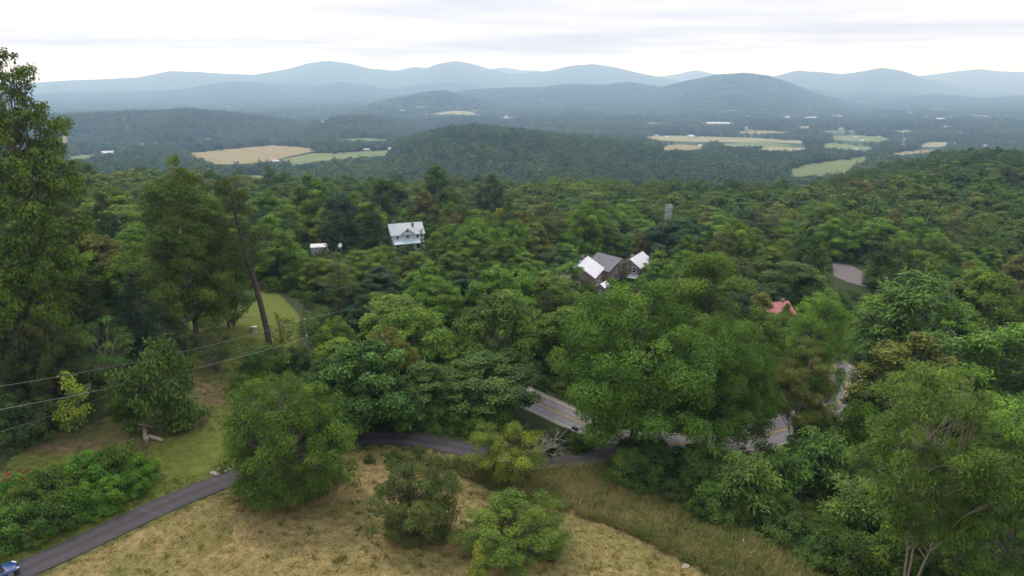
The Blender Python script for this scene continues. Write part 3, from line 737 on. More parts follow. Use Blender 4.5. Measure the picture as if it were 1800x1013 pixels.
G = dict(mid=(.100, .176, .028), dark=(.056, .104, .024), blue=(0.040, 0.083, 0.038), olive=(0.116, 0.141, 0.034), yellow=(0.166, 0.215, 0.034), bright=(0.116, 0.224, 0.029),
         fresh=(0.101, 0.195, 0.028), russet=(0.112, 0.114, 0.054), pine=(0.074, 0.099, 0.034), cedar=(0.056, 0.074, 0.029), bluecedar=(0.036, 0.058, 0.038), lime=(0.179, 0.246, 0.038))
BARK = dict(grey=(.17, .145, .12), dark=(.075, .058, .048), red=(.145, .092, .068), pale=(.30, .245, .195))
TREES = []          # x, y, radius: footprints of placed trees
def plant(key, x, y, z, Ht, R, col, label, name='broadleaf_tree', group=None, cat='tree', bark='grey', rz=None, parts=True, rnd=random.Random(5)):
    h0, r0, mt, mc = PROTO[key]
    e = bpy.data.objects.new(name, None); COL.objects.link(e); e.empty_display_size = .5
    e.location = (x, y, z - .05); e.rotation_euler = (0, 0, rnd.uniform(0, 6.28) if rz is None else rz); e.scale = (R / r0, R / r0, Ht / h0)
    if mt:
        o = link('trunk' if cat == 'tree' else 'stem', mt, e); o.color = (*BARK[bark], 1)
    if mc:
        o = link('crown' if cat == 'tree' else 'foliage', mc, e); c = G[col] if isinstance(col, str) else col
        o.color = (*[v * rnd.uniform(.92, 1.08) for v in c], 1)
    tag(e, label, cat, group); TREES.append((x, y, R)); return e
def hero(key, px, base, top, w, col, label, dist=None, **kw):
    x, y, z = ground(px, base) if dist is None else ground_dist(px, dist)
    ztop = z_at_pixel_row(x, y, top)
    if not kw.pop('at_base', False):        # px is where the middle of the crown stands
        x = (px - 900) / FPX * float(project(x, y, z * .4 + ztop * .6)[2]); z = float(H(x, y)); ztop = z_at_pixel_row(x, y, top)
    d = float(project(x, y, z * .4 + ztop * .6)[2])
    return plant(key, x, y, z, (ztop - z) * kw.pop('hs', 1.0), w / 2 * d / FPX * 1.0, col, label, **kw)
hero('poplar', 44, 0, 92, 178, (.090, .150, .027), 'very tall tulip tree with open clumped crown rising above the horizon', dist=114, name='tulip_tree', rz=1.0)
hero('cedarround', 92, 712, 570, 125, 'cedar', 'dusky juniper in front of the very tall tulip tree trunk', name='juniper_tree', bark='red')
hero('wood5', 30, 660, 425, 140, 'mid', 'leafy tree half hiding the trunk of the very tall tulip tree', name='maple_tree')
hero('wood1', 78, 640, 400, 110, (.074, .128, .025), 'oval tree behind the broad dark olive cedar', name='maple_tree')
hero('hickory', 322, 592, 280, 196, (.082, .146, .026), 'tall dense tree with ovoid crown beside the leaning pine', name='hickory_tree', rz=.4)
xp, yp, zp = ground(474, 612)
plant('pine', xp, yp, zp, (z_at_pixel_row(xp, yp, 308) - zp), 5.4, 'pine', 'tall leaning pine with bare dark trunk at the lawn edge', 'pine_tree', bark='dark', rz=0.0)
hero('cherry', 500, 866, 668, 252, (.080, .134, .026), 'wide round tree drooping to the ground beside the driveway', name='cherry_tree', rz=2.1)
hero('plum', 730, 938, 808, 175, (.074, .114, .036), 'spreading dark plum tinged fruit tree on the dry lawn', name='plum_tree', bark='dark', rz=.8)
hero('dogwood', 905, 968, 884, 205, (0.094, 0.173, 0.034), 'low wide bright green shrubby tree on the dry lawn', name='dogwood_tree', rz=4.4)
hero('apple', 885, 848, 750, 158, (.122, .178, .030), 'small yellow green apple tree with short forked trunk by the driveway', name='apple_tree', bark='dark', rz=.3)
hero('sapling', 838, 1032, 950, 42, 'lime', 'thin lime green sapling in front of the shrubby lawn tree', name='sapling', rz=1.)
hero('oak', 1120, 797, 500, 335, (.078, .148, .025), 'huge spreading oak overhanging the driveway and road junction', name='oak_tree', bark='dark', rz=.5)
hero('oakb', 1240, 0, 448, 285, (.074, .138, .024), 'massive round oak standing just behind the junction oak', dist=128, name='oak_tree', bark='dark', rz=3.2)
hero('walnut', 1632, 1052, 645, 250, (.080, .152, .024), 'pale forked tree with feathery leaves at the tall grass edge', name='walnut_tree', bark='pale', rz=.9)
hero('ailanthus', 1768, 1080, 700, 200, (.108, .212, .034), 'bright green feathery tree with layered drooping leaves', name='tree_of_heaven', bark='grey', rz=2.)
hero('oak', 1275, 803, 560, 225, (.076, .142, .025), 'leafy oak between the junction oak and the road', name='oak_tree', bark='dark', rz=2.5)
hero('walnut', 1410, 812, 600, 120, 'olive', 'slim pale forked tree beside the road verge', name='walnut_tree', bark='pale', rz=4.)
hero('walnut', 1440, 797, 512, 120, 'fresh', 'tall dark stemmed feathery tree beside the road bend', name='walnut_tree', bark='dark', rz=2.8)
hero('bare', 1482, 800, 650, 75, 'olive', 'thin dark nearly leafless tree in front of the road bend', name='young_tree', bark='dark', rz=1.)
hero('bare', 1512, 795, 668, 60, 'olive', 'small dark nearly leafless tree on the road bend verge', name='young_tree', bark='dark', rz=2.)
hero('wood4', 1540, 770, 670, 100, (.060, .110, .026), 'bushy tree at the outer edge of the road bend', name='maple_tree')
hero('wood4', 1425, 806, 715, 90, 'dark', 'dark bushy tree at the foot of the slim pale forked tree', name='maple_tree')
hero('shrub2', 1470, 800, 728, 85, 'mid', 'tall bush screening the road bend', name='bush', cat='shrub')
hero('shrub0', 1512, 792, 705, 80, 'fresh', 'fresh green bush beyond the two leafless young trees', name='bush', cat='shrub')
hero('woodwalnut', 1600, 720, 488, 210, (0.074, 0.148, 0.031), 'broad feathery tree beyond the road bend', name='walnut_tree', bark='grey')
hero('woodwalnut', 1755, 770, 575, 185, 'fresh', 'feathery green tree above the bright layered tree', name='walnut_tree')
hero('cedarround', 110, 596, 452, 150, 'cedar', 'broad dark olive cedar beside the left lawn', name='cedar_tree', bark='red')
hero('cedar', 243, 645, 478, 115, 'bluecedar', 'blue black conical cedar in front of the tall ovoid tree', name='cedar_tree', bark='red')
hero('cedarround', 45, 690, 560, 150, (0.051, 0.068, 0.031), 'dusky spreading juniper above the lichen grey rocks', name='juniper_tree', bark='red')
hero('shrub1', 268, 745, 598, 145, (0.074, 0.139, 0.031), 'big leafy bush on the slope above the fallen logs', name='bush', cat='shrub', rz=.2)
hero('sapling', 120, 762, 652, 80, 'lime', 'slender yellow green sapling beside the rocks', name='sapling', rz=2.)
hero('layered', 175, 672, 562, 150, (0.085, 0.153, 0.043), 'layered dogwood with flat tiers on the left slope', name='dogwood_tree', rz=.2)
hero('layered', 305, 622, 528, 95, (0.068, 0.122, 0.040), 'small layered dogwood under the tall ovoid tree', name='dogwood_tree', rz=1.2)
hero('layered', 375, 650, 565, 70, (0.064, 0.114, 0.037), 'low blue green dogwood at the head of the dirt slope', name='dogwood_tree', rz=2.2)
hero('apple', 400, 574, 492, 100, (0.062, 0.111, 0.031), 'small shade tree with dark stem on the green lawn', name='apple_tree', bark='dark', rz=1.)
hero('sapling', 490, 614, 548, 55, 'yellow', 'yellow green sapling beside the leaning pine', name='sapling', rz=3.)
hero('cedar', 655, 442, 342, 62, 'dark', 'dark spruce pressed against the farmhouse', name='spruce_tree', bark='dark')
hero('wood0', 602, 455, 344, 82, 'blue', 'blue green round tree beside the white shed', name='maple_tree')
hero('wood1', 768, 0, 290, 112, 'dark', 'tallest dark round tree behind the farmhouse', dist=275, name='maple_tree')
hero('wood0', 680, 0, 314, 84, 'dark', 'dark round tree behind the farmhouse roof', dist=290, name='maple_tree')
hero('dead', 852, 0, 344, 85, 'russet', 'bare grey leafless tree among green crowns', dist=250, name='dead_tree')
hero('wood3', 545, 0, 305, 92, 'fresh', 'fresh green domed tree on the ridge edge left of the farmhouse', dist=260, name='maple_tree')
hero('whitepine', 960, 0, 334, 85, 'pine', 'shaggy dark pine behind the bare grey tree', dist=240, name='pine_tree', bark='dark')
hero('wood5', 865, 0, 308, 60, (0.051, 0.080, 0.028), 'small dark rounded tree beside the bare grey tree', dist=300, name='maple_tree')
hero('wood1', 988, 500, 430, 95, (0.057, 0.111, 0.034), 'dark green tree pressed against the white metal roof', name='maple_tree', hs=1.0)
hero('wood0', 1190, 0, 388, 125, 'blue', 'dark blue green round tree behind the brick cottage', dist=225, name='maple_tree')
hero('wood1', 1151, 0, 456, 56, 'fresh', 'fresh green tree screening the right end of the brick cottage', dist=194, name='maple_tree')
hero('narrow', 1099, 0, 458, 17, 'dark', 'narrow dark evergreen between the two brick houses', dist=203, name='evergreen', cat='shrub')
hero('shrub1', 1076, 0, 488, 30, 'fresh', 'vine covered bush against the brown brick wall', dist=197, name='bush', cat='shrub')
hero('wood3', 1380, 0, 534, 40, 'mid', 'upright tree half hiding the red roofed house', dist=150, name='tulip_tree')
hero('wood2', 1572, 0, 424, 95, (0.060, 0.105, 0.034), 'round tree in front of the grey lot', dist=190, name='maple_tree')
hero('wood4', 1418, 0, 415, 85, 'dark', 'dark domed tree at the left end of the grey lot', dist=205, name='maple_tree')
hero('narrow', 742, 0, 402, 13, 'dark', 'narrow clipped evergreen at the farmhouse corner', dist=233, name='evergreen', cat='shrub')
hero('snag', 950, 803, 733, 105, 'russet', 'bleached bare shrub between driveway and road', name='dead_shrub', cat='shrub', rz=.4)
hero('wood4', 640, 746, 602, 195, (0.065, 0.131, 0.031), 'dense low tree overhanging the driveway bend', name='maple_tree')
hero('wood0', 870, 690, 514, 150, (0.085, 0.148, 0.034), 'rounded pale green tree in the wood behind the driveway', name='maple_tree')
hero('wood5', 740, 735, 640, 150, (0.065, 0.125, 0.031), 'spreading thicket tree above the driveway curve', name='maple_tree')
hero('wood2', 850, 728, 630, 190, (0.062, 0.116, 0.031), 'wide flat topped tree leaning over the public road', name='maple_tree')

# ------------------------------------------------------------------ things kept in view: (x0, y0, x1, y1, distance)
CLEAR = [(681,375,747,431,252),(546,428,604,440,234),(1024,450,1062,486,222),(1046,450,1096,496,222),(1100,446,1131,478,222),(1056,493,1068,501,190),(1462,458,1532,504,262),
         (940,704,1042,757,100),(1305,746,1382,768,95),(1430,660,1520,740,105),(385,535,500,600,118),(1158,358,1182,394,292),(1107,380,1116,398,272),(505,550,550,640,119),(1392,392,1402,420,262)]
def clear_ok(x, y, z, Ht, R):
    px, pt, d = project(x, y, z + Ht); _, pb, _ = project(x, y, z); w = R * .85 * FPX / d; dist = np.hypot(x, y)
    ok = np.ones(x.shape, bool)
    for x0, y0, x1, y1, dd in CLEAR:
        ok &= ~((dist < dd + 4) & (px + w > x0) & (px - w < x1) & (pt < y1) & (pb > y0))
    return ok
ALLOW = [(-600,600),(180,612),(300,520),(385,500),(520,520),(560,650),(600,735),(640,742),(830,752),(885,690),(940,690),(1060,725),(1200,750),(1390,735),(1415,655),(1530,650),(1545,770),(1600,900),(2400,1150),(2400,200),(-600,200)]
rng = np.random.default_rng(2024)
def scatter(r0, r1, step, a0=-42, a1=42):
    X = []; Y = []
    for r in np.arange(r0, r1, step):
        st = step / r; a = np.arange(math.radians(a0), math.radians(a1), st)
        a = a + rng.uniform(-.42, .42, len(a)) * st; rr = r + rng.uniform(-.42, .42, len(a)) * step
        X.append(rr * np.sin(a)); Y.append(rr * np.cos(a))
    return np.concatenate(X), np.concatenate(Y)
# ------------------------------------------------------------------ woodland: nearer trees singly, the rest as one mass
KINDS = [('wood0', 'oak_tree'), ('wood1', 'maple_tree'), ('wood2', 'oak_tree'), ('wood3', 'tulip_tree'), ('wood4', 'maple_tree'), ('wood5', 'oak_tree'), ('woodwalnut', 'walnut_tree'), ('cedar', 'cedar_tree'), ('whitepine', 'pine_tree'), ('dead', 'dead_tree')]
LOOK = {'oak_tree': 'broad crowned oak', 'maple_tree': 'rounded maple', 'tulip_tree': 'tall oval tulip tree', 'walnut_tree': 'feathery walnut', 'cedar_tree': 'pointed dark cedar', 'pine_tree': 'shaggy dark pine', 'dead_tree': 'bare grey leafless tree'}
TINT = {'mid': 'mid green', 'dark': 'dark green', 'fresh': 'fresh green', 'olive': 'olive green', 'yellow': 'yellow green', 'blue': 'blue green', 'bright': 'bright green', 'cedar': 'dusky', 'pine': 'brown green', 'russet': 'russet tinged'}
def zone_of(px, py, dist):
    if px < 480: return 'in the left wood behind the tall ovoid tree' if dist > 150 else 'on the left slope beside the lawn'
    if dist > 238: return ('along the ridge edge behind the farmhouse' if px < 1000 else 'on the far plateau beyond the brick cottages') if px < 1400 else 'in the right plateau wood beyond the grey lot'
    if px < 900: return 'in the wood between driveway and farmhouse'
    if px < 1330: return 'in the wood between public road and brick cottages'
    return 'in the wood between road bend and grey lot'
X, Y = scatter(104, 660, 10.0)
Z = H(X, Y); R_ = np.hypot(X, Y); A_ = np.arctan2(X, Y)
edge = np.interp(A_, _EAZ, _EDI) + 45
keep = R_ < edge
X, Y, Z, R_ = X[keep], Y[keep], Z[keep], R_[keep]
Ht = rng.uniform(8.5, 16.5, len(X)) + rng.choice([0, 0, 0, 4.5], len(X)); Rd = np.clip(Ht * rng.uniform(.36, .56, len(X)), 0, 8.5)
px, py, _ = project(X, Y, Z)
far_e = R_ > .8 * np.interp(np.arctan2(X, Y), _EAZ, _EDI); Ht[far_e] = np.minimum(Ht[far_e], rng.uniform(9.5, 15, int(far_e.sum())))
small = (px > 560) & (px < 1400) & (R_ < 190); Ht[small] *= .82
lf = (px < 520); Ht[lf] *= .92
ok = in_poly(px, py, ALLOW) & (line_dist(X, Y, road_c) > 7.5) & (line_dist(X, Y, drive_c) > 5.5)
for tx, ty, tr in TREES: ok &= np.hypot(X - tx, Y - ty) > tr * .75 + 1.5
for bpx, bd, br_ in ((714, 239, 11), (1045, 203, 11), (1078, 210, 10), (1120, 209, 9), (1371, 163, 6), (563, 224, 5), (592, 226, 5)):
    bx_, by_, _z = ground_dist(bpx, bd); ok &= np.hypot(X - bx_, Y - by_) > br_
def shrink_clear(X, Y, Z, Ht, Rd, ok):
    good = clear_ok(X, Y, Z, Ht, Rd)
    for f in (.75, .55, .38):
        g2 = clear_ok(X, Y, Z, Ht * f, Rd * f); fix = ~good & g2; Ht[fix] *= f; Rd[fix] *= f; good |= fix
    return ok & good
ok = shrink_clear(X, Y, Z, Ht, Rd, ok)
X, Y, Z, R_, Ht, Rd, px = X[ok], Y[ok], Z[ok], R_[ok], Ht[ok], Rd[ok], px[ok]
order = np.argsort(R_)
COLS = ['mid'] * 9 + ['dark'] * 2 + ['fresh'] * 8 + ['olive'] * 3 + ['yellow'] + ['blue'] * 2 + ['bright'] * 3
prng = random.Random(77)
NSINGLE = 430
stuff_pts = []
inframe = [i for i in order if -80 < px[i] < 1880]
single = set(inframe[:NSINGLE])
for i in order:
    k = prng.choices(range(len(KINDS)), [5, 5, 5, 4, 5, 5, 2.5, 1.4, 1.2, .7])[0]
    if Ht[i] < 7: k = 4
    if i not in single:
        stuff_pts.append((X[i], Y[i], Z[i], Ht[i], Rd[i], k)); continue
    key, nm = KINDS[k]; col = prng.choice(COLS)
    if nm == 'cedar_tree': col = prng.choice(['cedar', 'dark']); Rd[i] *= .6
    if nm == 'dead_tree': Rd[i] *= .8
    if nm == 'pine_tree': col = 'pine'; Rd[i] *= .75; Ht[i] *= 1.15
    zn = zone_of(px[i], 0, R_[i]); lab = ('small ' if Ht[i] < 9.5 else 'tall ' if Ht[i] > 14.5 else '') + ('' if nm == 'dead_tree' else TINT[col] + ' ') + LOOK[nm] + ' ' + zn
    plant(key, X[i], Y[i], Z[i], Ht[i], Rd[i], col, lab, nm, 'trees ' + zn, bark=prng.choice(['grey', 'dark', 'grey', 'red']), rnd=prng)

def gn_scatter(name, pts, scl, rot, idx, protos, label):
    """one object that is a mass nobody could count: instances of a few shapes on points"""
    col = bpy.data.collections.new(name + '_shapes')
    for k, me in enumerate(protos): col.objects.link(bpy.data.objects.new('shape_%02d' % k + name, me))
    me = bpy.data.meshes.new(name); me.vertices.add(len(pts)); me.vertices.foreach_set('co', np.asarray(pts, np.float32).ravel())
    a = me.attributes.new('scl', 'FLOAT_VECTOR', 'POINT'); a.data.foreach_set('vector', np.asarray(scl, np.float32).ravel())
    a = me.attributes.new('rot', 'FLOAT_VECTOR', 'POINT'); a.data.foreach_set('vector', np.asarray(rot, np.float32).ravel())
    a = me.attributes.new('idx', 'INT', 'POINT'); a.data.foreach_set('value', np.asarray(idx, np.int32))
    me.update()
    o = link(name, me)
    ng = bpy.data.node_groups.new(name, 'GeometryNodeTree')
    ng.interface.new_socket('Geometry', in_out='INPUT', socket_type='NodeSocketGeometry'); ng.interface.new_socket('Geometry', in_out='OUTPUT', socket_type='NodeSocketGeometry')
    gi = ng.nodes.new('NodeGroupInput'); go = ng.nodes.new('NodeGroupOutput'); ip = ng.nodes.new('GeometryNodeInstanceOnPoints')
    ci = ng.nodes.new('GeometryNodeCollectionInfo'); ci.inputs['Collection'].default_value = col; ci.inputs['Separate Children'].default_value = True; ci.inputs['Reset Children'].default_value = True
    def na(n, typ):
        nd = ng.nodes.new('GeometryNodeInputNamedAttribute'); nd.data_type = typ; nd.inputs['Name'].default_value = n; return nd.outputs['Attribute']
    ip.inputs['Pick Instance'].default_value = True
    L = ng.links.new
    L(gi.outputs[0], ip.inputs['Points']); L(ci.outputs[0], ip.inputs['Instance']); L(na('idx', 'INT'), ip.inputs['Instance Index'])
    L(na('rot', 'FLOAT_VECTOR'), ip.inputs['Rotation']); L(na('scl', 'FLOAT_VECTOR'), ip.inputs['Scale']); L(ip.outputs[0], go.inputs[0])
    md = o.modifiers.new('scatter', 'NODES'); md.node_group = ng
    o['kind'] = 'stuff'; o['label'] = label
    return o
def joined(seed, leafmat, *a, **k):
    mt, mc = tree(seed, *a, **k); mb = mc
    for V, F, T in zip(mt.v, mt.f, mt.t): pass
    off = mc.n
    mc.v += mt.v; mc.f += [f + off for f in mt.f]; mc.m += [np.ones_like(m) for m in mt.m]; mc.t += mt.t; mc.n += mt.n
    return mc.mesh('woodland_shape', [leafmat, M['bark_stuff']])
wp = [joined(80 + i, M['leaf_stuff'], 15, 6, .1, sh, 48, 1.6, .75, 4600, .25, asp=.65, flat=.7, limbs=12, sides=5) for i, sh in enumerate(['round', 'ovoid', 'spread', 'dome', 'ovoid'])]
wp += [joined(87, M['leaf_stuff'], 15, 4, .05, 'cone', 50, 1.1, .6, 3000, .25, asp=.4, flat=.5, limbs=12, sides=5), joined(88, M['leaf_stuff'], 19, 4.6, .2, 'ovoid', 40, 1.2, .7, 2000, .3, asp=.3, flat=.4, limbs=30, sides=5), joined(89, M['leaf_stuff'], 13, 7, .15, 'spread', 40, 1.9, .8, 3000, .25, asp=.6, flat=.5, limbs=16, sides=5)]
# slope below the plateau edge, out of reach of the single trees
X2, Y2 = scatter(375, 900, 9.5, -40, 40); Z2 = H(X2, Y2); R2 = np.hypot(X2, Y2); A2 = np.arctan2(X2, Y2)
kp = R2 > np.interp(A2, _EAZ, _EDI) + 50
p2x, p2y, _ = project(X2, Y2, Z2 + 10)
for poly in FIELDS: kp &= ~in_poly(p2x, p2y, poly)
X2, Y2, Z2 = X2[kp], Y2[kp], Z2[kp]
h2 = rng.uniform(8, 17, len(X2)); r2 = h2 * rng.uniform(.34, .46, len(X2))
sp_ = np.array(stuff_pts)
pts = np.concatenate([sp_[:, :3], np.stack([X2, Y2, Z2], 1)]); hh = np.concatenate([sp_[:, 3], h2]); rr = np.concatenate([sp_[:, 4], r2])
gn_scatter('plateau_woodland', pts, np.stack([rr / 6, rr / 6, hh / 15], 1), np.stack([0 * hh, 0 * hh, rng.uniform(0, 6.28, len(hh))], 1), rng.choice(8, len(hh), p=[.18, .16, .16, .14, .14, .05, .05, .12]), wp, 'dense green woodland covering the far plateau and its slope')

# valley woods
vp = [joined(90 + i, M['leaf_far'], 13, 5.6, .05, sh, 16, 2.3, 2.0, 260, .2, asp=.8, flat=.75, limbs=0, sides=4) for i, sh in enumerate(['round', 'ovoid', 'dome'])]
bp = [joined(95 + i, M['leaf_far'], 13, 19, .0, 'dome', 26, 5.2, 5.2, 260, .2, asp=.8, flat=.6, limbs=0, sides=4) for i in range(3)]
BUILD_PX = []       # distant buildings: x, y, half width in picture coordinates, kept free of trees
def valley(name, segs, protos, label):
    PX = []
    for r0, r1, st in segs:
        x, y = scatter(r0, r1, st, -41, 41); z = H(x, y); s = st / 8.5 * rng.uniform(.65, 1.3, len(x))
        PX.append(np.stack([x, y, z, np.minimum(s, 1.5) if protos is vp else rng.uniform(.8, 1.3, len(x))], 1))
    Q = np.concatenate(PX); hgt = 13 * Q[:, 3]
    bx, by, _ = project(Q[:, 0], Q[:, 1], Q[:, 2]); tx, ty, _ = project(Q[:, 0], Q[:, 1], Q[:, 2] + hgt * .8)
    k = np.ones(len(Q), bool)
    jx = rng.normal(0, 4.5, len(Q)); jy = rng.normal(0, .9, len(Q))
    for poly in FIELDS: k &= ~in_poly(bx + jx, by + jy, poly) & ~in_poly(tx + jx, ty + jy, poly) & ~in_poly(bx + jx, (by + ty) / 2 + jy, poly)
    for u, v, w in BUILD_PX: k &= ~((np.abs(bx - u) < w + 3) & (ty < v + 1.5) & (by > v - 4))
    Q = Q[k]
    f = Q[:, 3]
    return gn_scatter(name, Q[:, :3], np.stack([f, f, f * rng.uniform(.8, 1.15, len(f))], 1), np.stack([0 * f, 0 * f, rng.uniform(0, 6.28, len(f))], 1), rng.integers(0, 3, len(f)), protos, label)

# ------------------------------------------------------------------ buildings
def gable(name, label, cat, x, y, z, rz, w, d, h, rh, wall, roof, wins=(), doors=(), chim=(), eave=.4, group=None, thick=.14):
    e = bpy.data.objects.new(name, None); COL.objects.link(e); e.location = (x, y, z); e.rotation_euler = (0, 0, rz); tag(e, label, cat, group)
    a, b = w / 2, d / 2
    mb = MB(); V = [(-a,-b,-1),(a,-b,-1),(a,b,-1),(-a,b,-1),(-a,-b,h),(a,-b,h),(a,b,h),(-a,b,h),(-a,0,h+rh),(a,0,h+rh)]
    mb.add(V, [(0,1,5,4),(2,3,7,6)]); mb.add(V, [(1,2,6,9,5),(3,0,4,8,7)])
    link('wall', mb.mesh('wall', M[wall]), e)
    mb = MB(); sl = rh / b; A = a + eave; B = b + eave; ze = h - sl * eave
    for s in (-1, 1):
        V = [(-A, s*B, ze+.03),(A, s*B, ze+.03),(A, 0, h+rh+.03),(-A, 0, h+rh+.03),(-A, s*B, ze+.03+thick),(A, s*B, ze+.03+thick),(A, 0, h+rh+.03+thick),(-A, 0, h+rh+.03+thick)]
        F = [(4,5,6,7),(3,2,1,0),(0,1,5,4),(1,2,6,5),(3,0,4,7)]
        mb.add(V, F if s < 0 else [f[::-1] for f in F])
    if 'metal' in roof and w < 14:      # standing seams
        for s in (-1, 1):
            for u in np.arange(-A + .3, A, .6):
                V = [(u - .03, s*B, ze+.03+thick-.01), (u + .03, s*B, ze+.03+thick-.01), (u + .03, 0, h+rh+.02+thick), (u - .03, 0, h+rh+.02+thick)]; V += [(p[0], p[1], p[2] + .07) for p in V]
                mb.add(V, [(4,5,6,7),(0,1,5,4),(1,2,6,5),(3,0,4,7)])
    rf = link('roof', mb.mesh('roof', M[roof]), e)
    for (cx, cyy, cw, ch) in chim:
        mb = MB(); zt = h + rh + ch; mb.box(cx-cw/2, cx+cw/2, cyy-cw/2, cyy+cw/2, h, zt); mb.box(cx-cw/2-.06, cx+cw/2+.06, cyy-cw/2-.06, cyy+cw/2+.06, zt, zt+.12)
        link('chimney', mb.mesh('chimney', M['brick_wall']), rf)
    def opening(nm, side, u, zc, ww, hh, outer, inner, innm):
        mb = MB(); mi = MB()
        def bx(m, du, dz0, dz1, p0, p1):
            if side == 'f': m.box(u-du, u+du, -b-p1, -b-p0, dz0, dz1)
            elif side == 'b': m.box(u-du, u+du, b+p0, b+p1, dz0, dz1)
            elif side == 'r': m.box(a+p0, a+p1, u-du, u+du, dz0, dz1)
            else: m.box(-a-p1, -a-p0, u-du, u+du, dz0, dz1)
        z0, z1 = zc - hh/2, zc + hh/2
        bx(mb, ww/2 + .1, z0-.1, z1+.1, .0, .05); bx(mi, ww/2, z0, z1, .02, .075)
        if nm == 'window': bx(mb, ww/2 + .16, z0-.18, z0-.1, .0, .12); bx(mb, ww/2, zc-.03, zc+.03, .05, .095)
        p = link(nm, mb.mesh(nm, M[outer]), e); link(innm, mi.mesh(innm, M[inner]), p)
    for (s, u, zc, ww, hh) in wins: opening('window', s, u, zc, ww, hh, 'white_trim', 'window_glass', 'pane')
    for (s, u, ww, hh) in doors: opening('door', s, u, hh/2 + .1, ww, hh, 'white_trim', 'door_wood', 'door_leaf')
    return e

# farmhouse with porch and front gable
fx, fy, fz = ground_dist(714, 239)
fh = gable('farmhouse', 'white two storey farmhouse with pale metal roof and front porch', 'house', fx, fy, fz, math.radians(22), 11.2, 7.6, 6.3, 3.0, 'white_siding', 'pale_metal_roof',
           wins=[('f', -3.6, 5.35, .8, 1.35), ('f', -.1, 5.35, .9, 1.4), ('f', 3.3, 5.35, .8, 1.35), ('f', -3.6, 1.9, .9, 1.5), ('f', 3.4, 1.9, .9, 1.5), ('r', -1.5, 5.2, .8, 1.4), ('r', 1.5, 5.2, .8, 1.4)],
           doors=[('f', .9, 1.1, 2.2)], chim=[(-3.8, .5, .7, .9), (2.4, -1.3, .6, .2)])
mb = MB(); V = [(-2.4,-3.82,6.3),(2.2,-3.82,6.3),(-.1,-3.82,8.15),(-2.4,-1,6.3),(2.2,-1,6.3),(-.1,-1,8.15)]
mb.add(V, [(0,1,2)]); link('front_gable', mb.mesh('front_gable', M['white_siding']), fh)
mb = MB()
for s in (-1, 1):
    xo = -.1 + s * 2.75
    V = [(xo,-4.15,6.12),(-.1,-4.15,8.28),(-.1,-1.2,8.28),(xo,-1.2,6.12)]; V += [(p[0], p[1], p[2] + .12) for p in V]
    F = [(0,1,2,3),(7,6,5,4),(0,4,5,1),(3,2,6,7),(0,3,7,4)]; mb.add(V, F if s > 0 else [f[::-1] for f in F])
link('front_gable_roof', mb.mesh('front_gable_roof', M['pale_metal_roof']), fh)
mb = MB(); mb.box(-.4, .2, -3.90, -3.83, 7.0, 7.6); gw = link('gable_window', mb.mesh('gable_window', M['window_glass']), fh)
mb = MB(); V = [(-5.4,-3.82,4.75),(5.0,-3.82,4.75),(5.0,-6.5,3.45),(-5.4,-6.5,3.45)]; V += [(p[0], p[1], p[2] + .14) for p in V]
mb.add(V, [(0,1,2,3),(7,6,5,4),(3,2,6,7),(0,3,7,4),(2,1,5,6)]); link('porch_roof', mb.mesh('porch_roof', M['porch_metal_roof']), fh)
mb = MB(); mb.box(-5.2, 4.8, -6.3, -3.82, -.6, .25); link('porch_floor', mb.mesh('porch_floor', M['tan_wall']), fh)
for u in (-5.0, -1.7, 1.9, 4.6):
    mb = MB(); mb.box(u-.09, u+.09, -6.3, -6.12, .25, 3.5); link('porch_post', mb.mesh('porch_post', M['white_trim']), fh)

# brick cottages
def anchored(px, dist, lx, ly, rz):
    x, y, _ = ground_dist(px, dist); c, s = math.cos(rz), math.sin(rz)
    X0, Y0 = x - (lx * c - ly * s), y - (lx * s + ly * c); return X0, Y0, float(H(X0, Y0))
r1 = math.radians(70); w1, d1 = 11, 9.4
x1, y1, z1 = anchored(1061, 201, w1/2, -d1/2, r1)
g = gable('white_roofed_house', 'brick house under a broad white metal roof with twin flues', 'house', x1, y1, z1, r1, w1, d1, z_at_pixel_row(x1, y1, 476) - z1 - .2, 3.0, 'brick_wall', 'white_metal_roof',
          wins=[('f', -2, 2.2, .9, 1.3), ('f', 2, 2.2, .9, 1.3), ('l', 0, 2.2, 1, 1.3)], doors=[('f', 0, .95, 2.1)], chim=[(4.2, 1.2, .55, .7), (3.2, 1.2, .5, .5)])
r2_ = math.radians(-50); w2, d2 = 9.5, 11
x2_, y2_, z2_ = anchored(1093, 206, w2/2, 0, r2_)
hh2 = z_at_pixel_row(*ground_dist(1093, 206)[:2], 455) - z2_
gable('brick_house', 'brown brick house with grey shingle roof and narrow windows', 'house', x2_, y2_, z2_, r2_, w2, d2, hh2 - 3.1, 3.1, 'brick_wall', 'grey_shingle',
      wins=[('r', -3.4, 2.0, .6, 1.2), ('r', -1.9, 3.4, .55, 1.3), ('r', .2, 3.9, .55, 1.3), ('r', -1.0, 1.4, .7, 1.2), ('f', -2, 2.2, .8, 1.2), ('f', 2, 2.2, .8, 1.2)], doors=[('r', 1.2, 1.0, 2.1)], chim=[], eave=.3)
r3 = math.radians(60); w3, d3 = 10.5, 6.4
x3, y3, z3 = anchored(1108, 205, -w3/2, 0, r3)
hh3 = z_at_pixel_row(*ground_dist(1108, 205)[:2], 456) - z3
ct = gable('brick_cottage', 'small red brick cottage with white metal roof and white framed gable window', 'house', x3, y3, z3, r3, w3, d3, hh3 - 2.3, 2.3, 'brick_wall', 'white_metal_roof',
      wins=[('l', -1.4, hh3 - 3.1, 1.0, 1.7), ('l', 1.2, hh3 - 3.3, .8, 1.3), ('f', 0, 2.2, .9, 1.2)], doors=[('l', -1.2, 1.0, 2.1)], chim=[(-2.0, .5, .9, .5)], eave=.35)
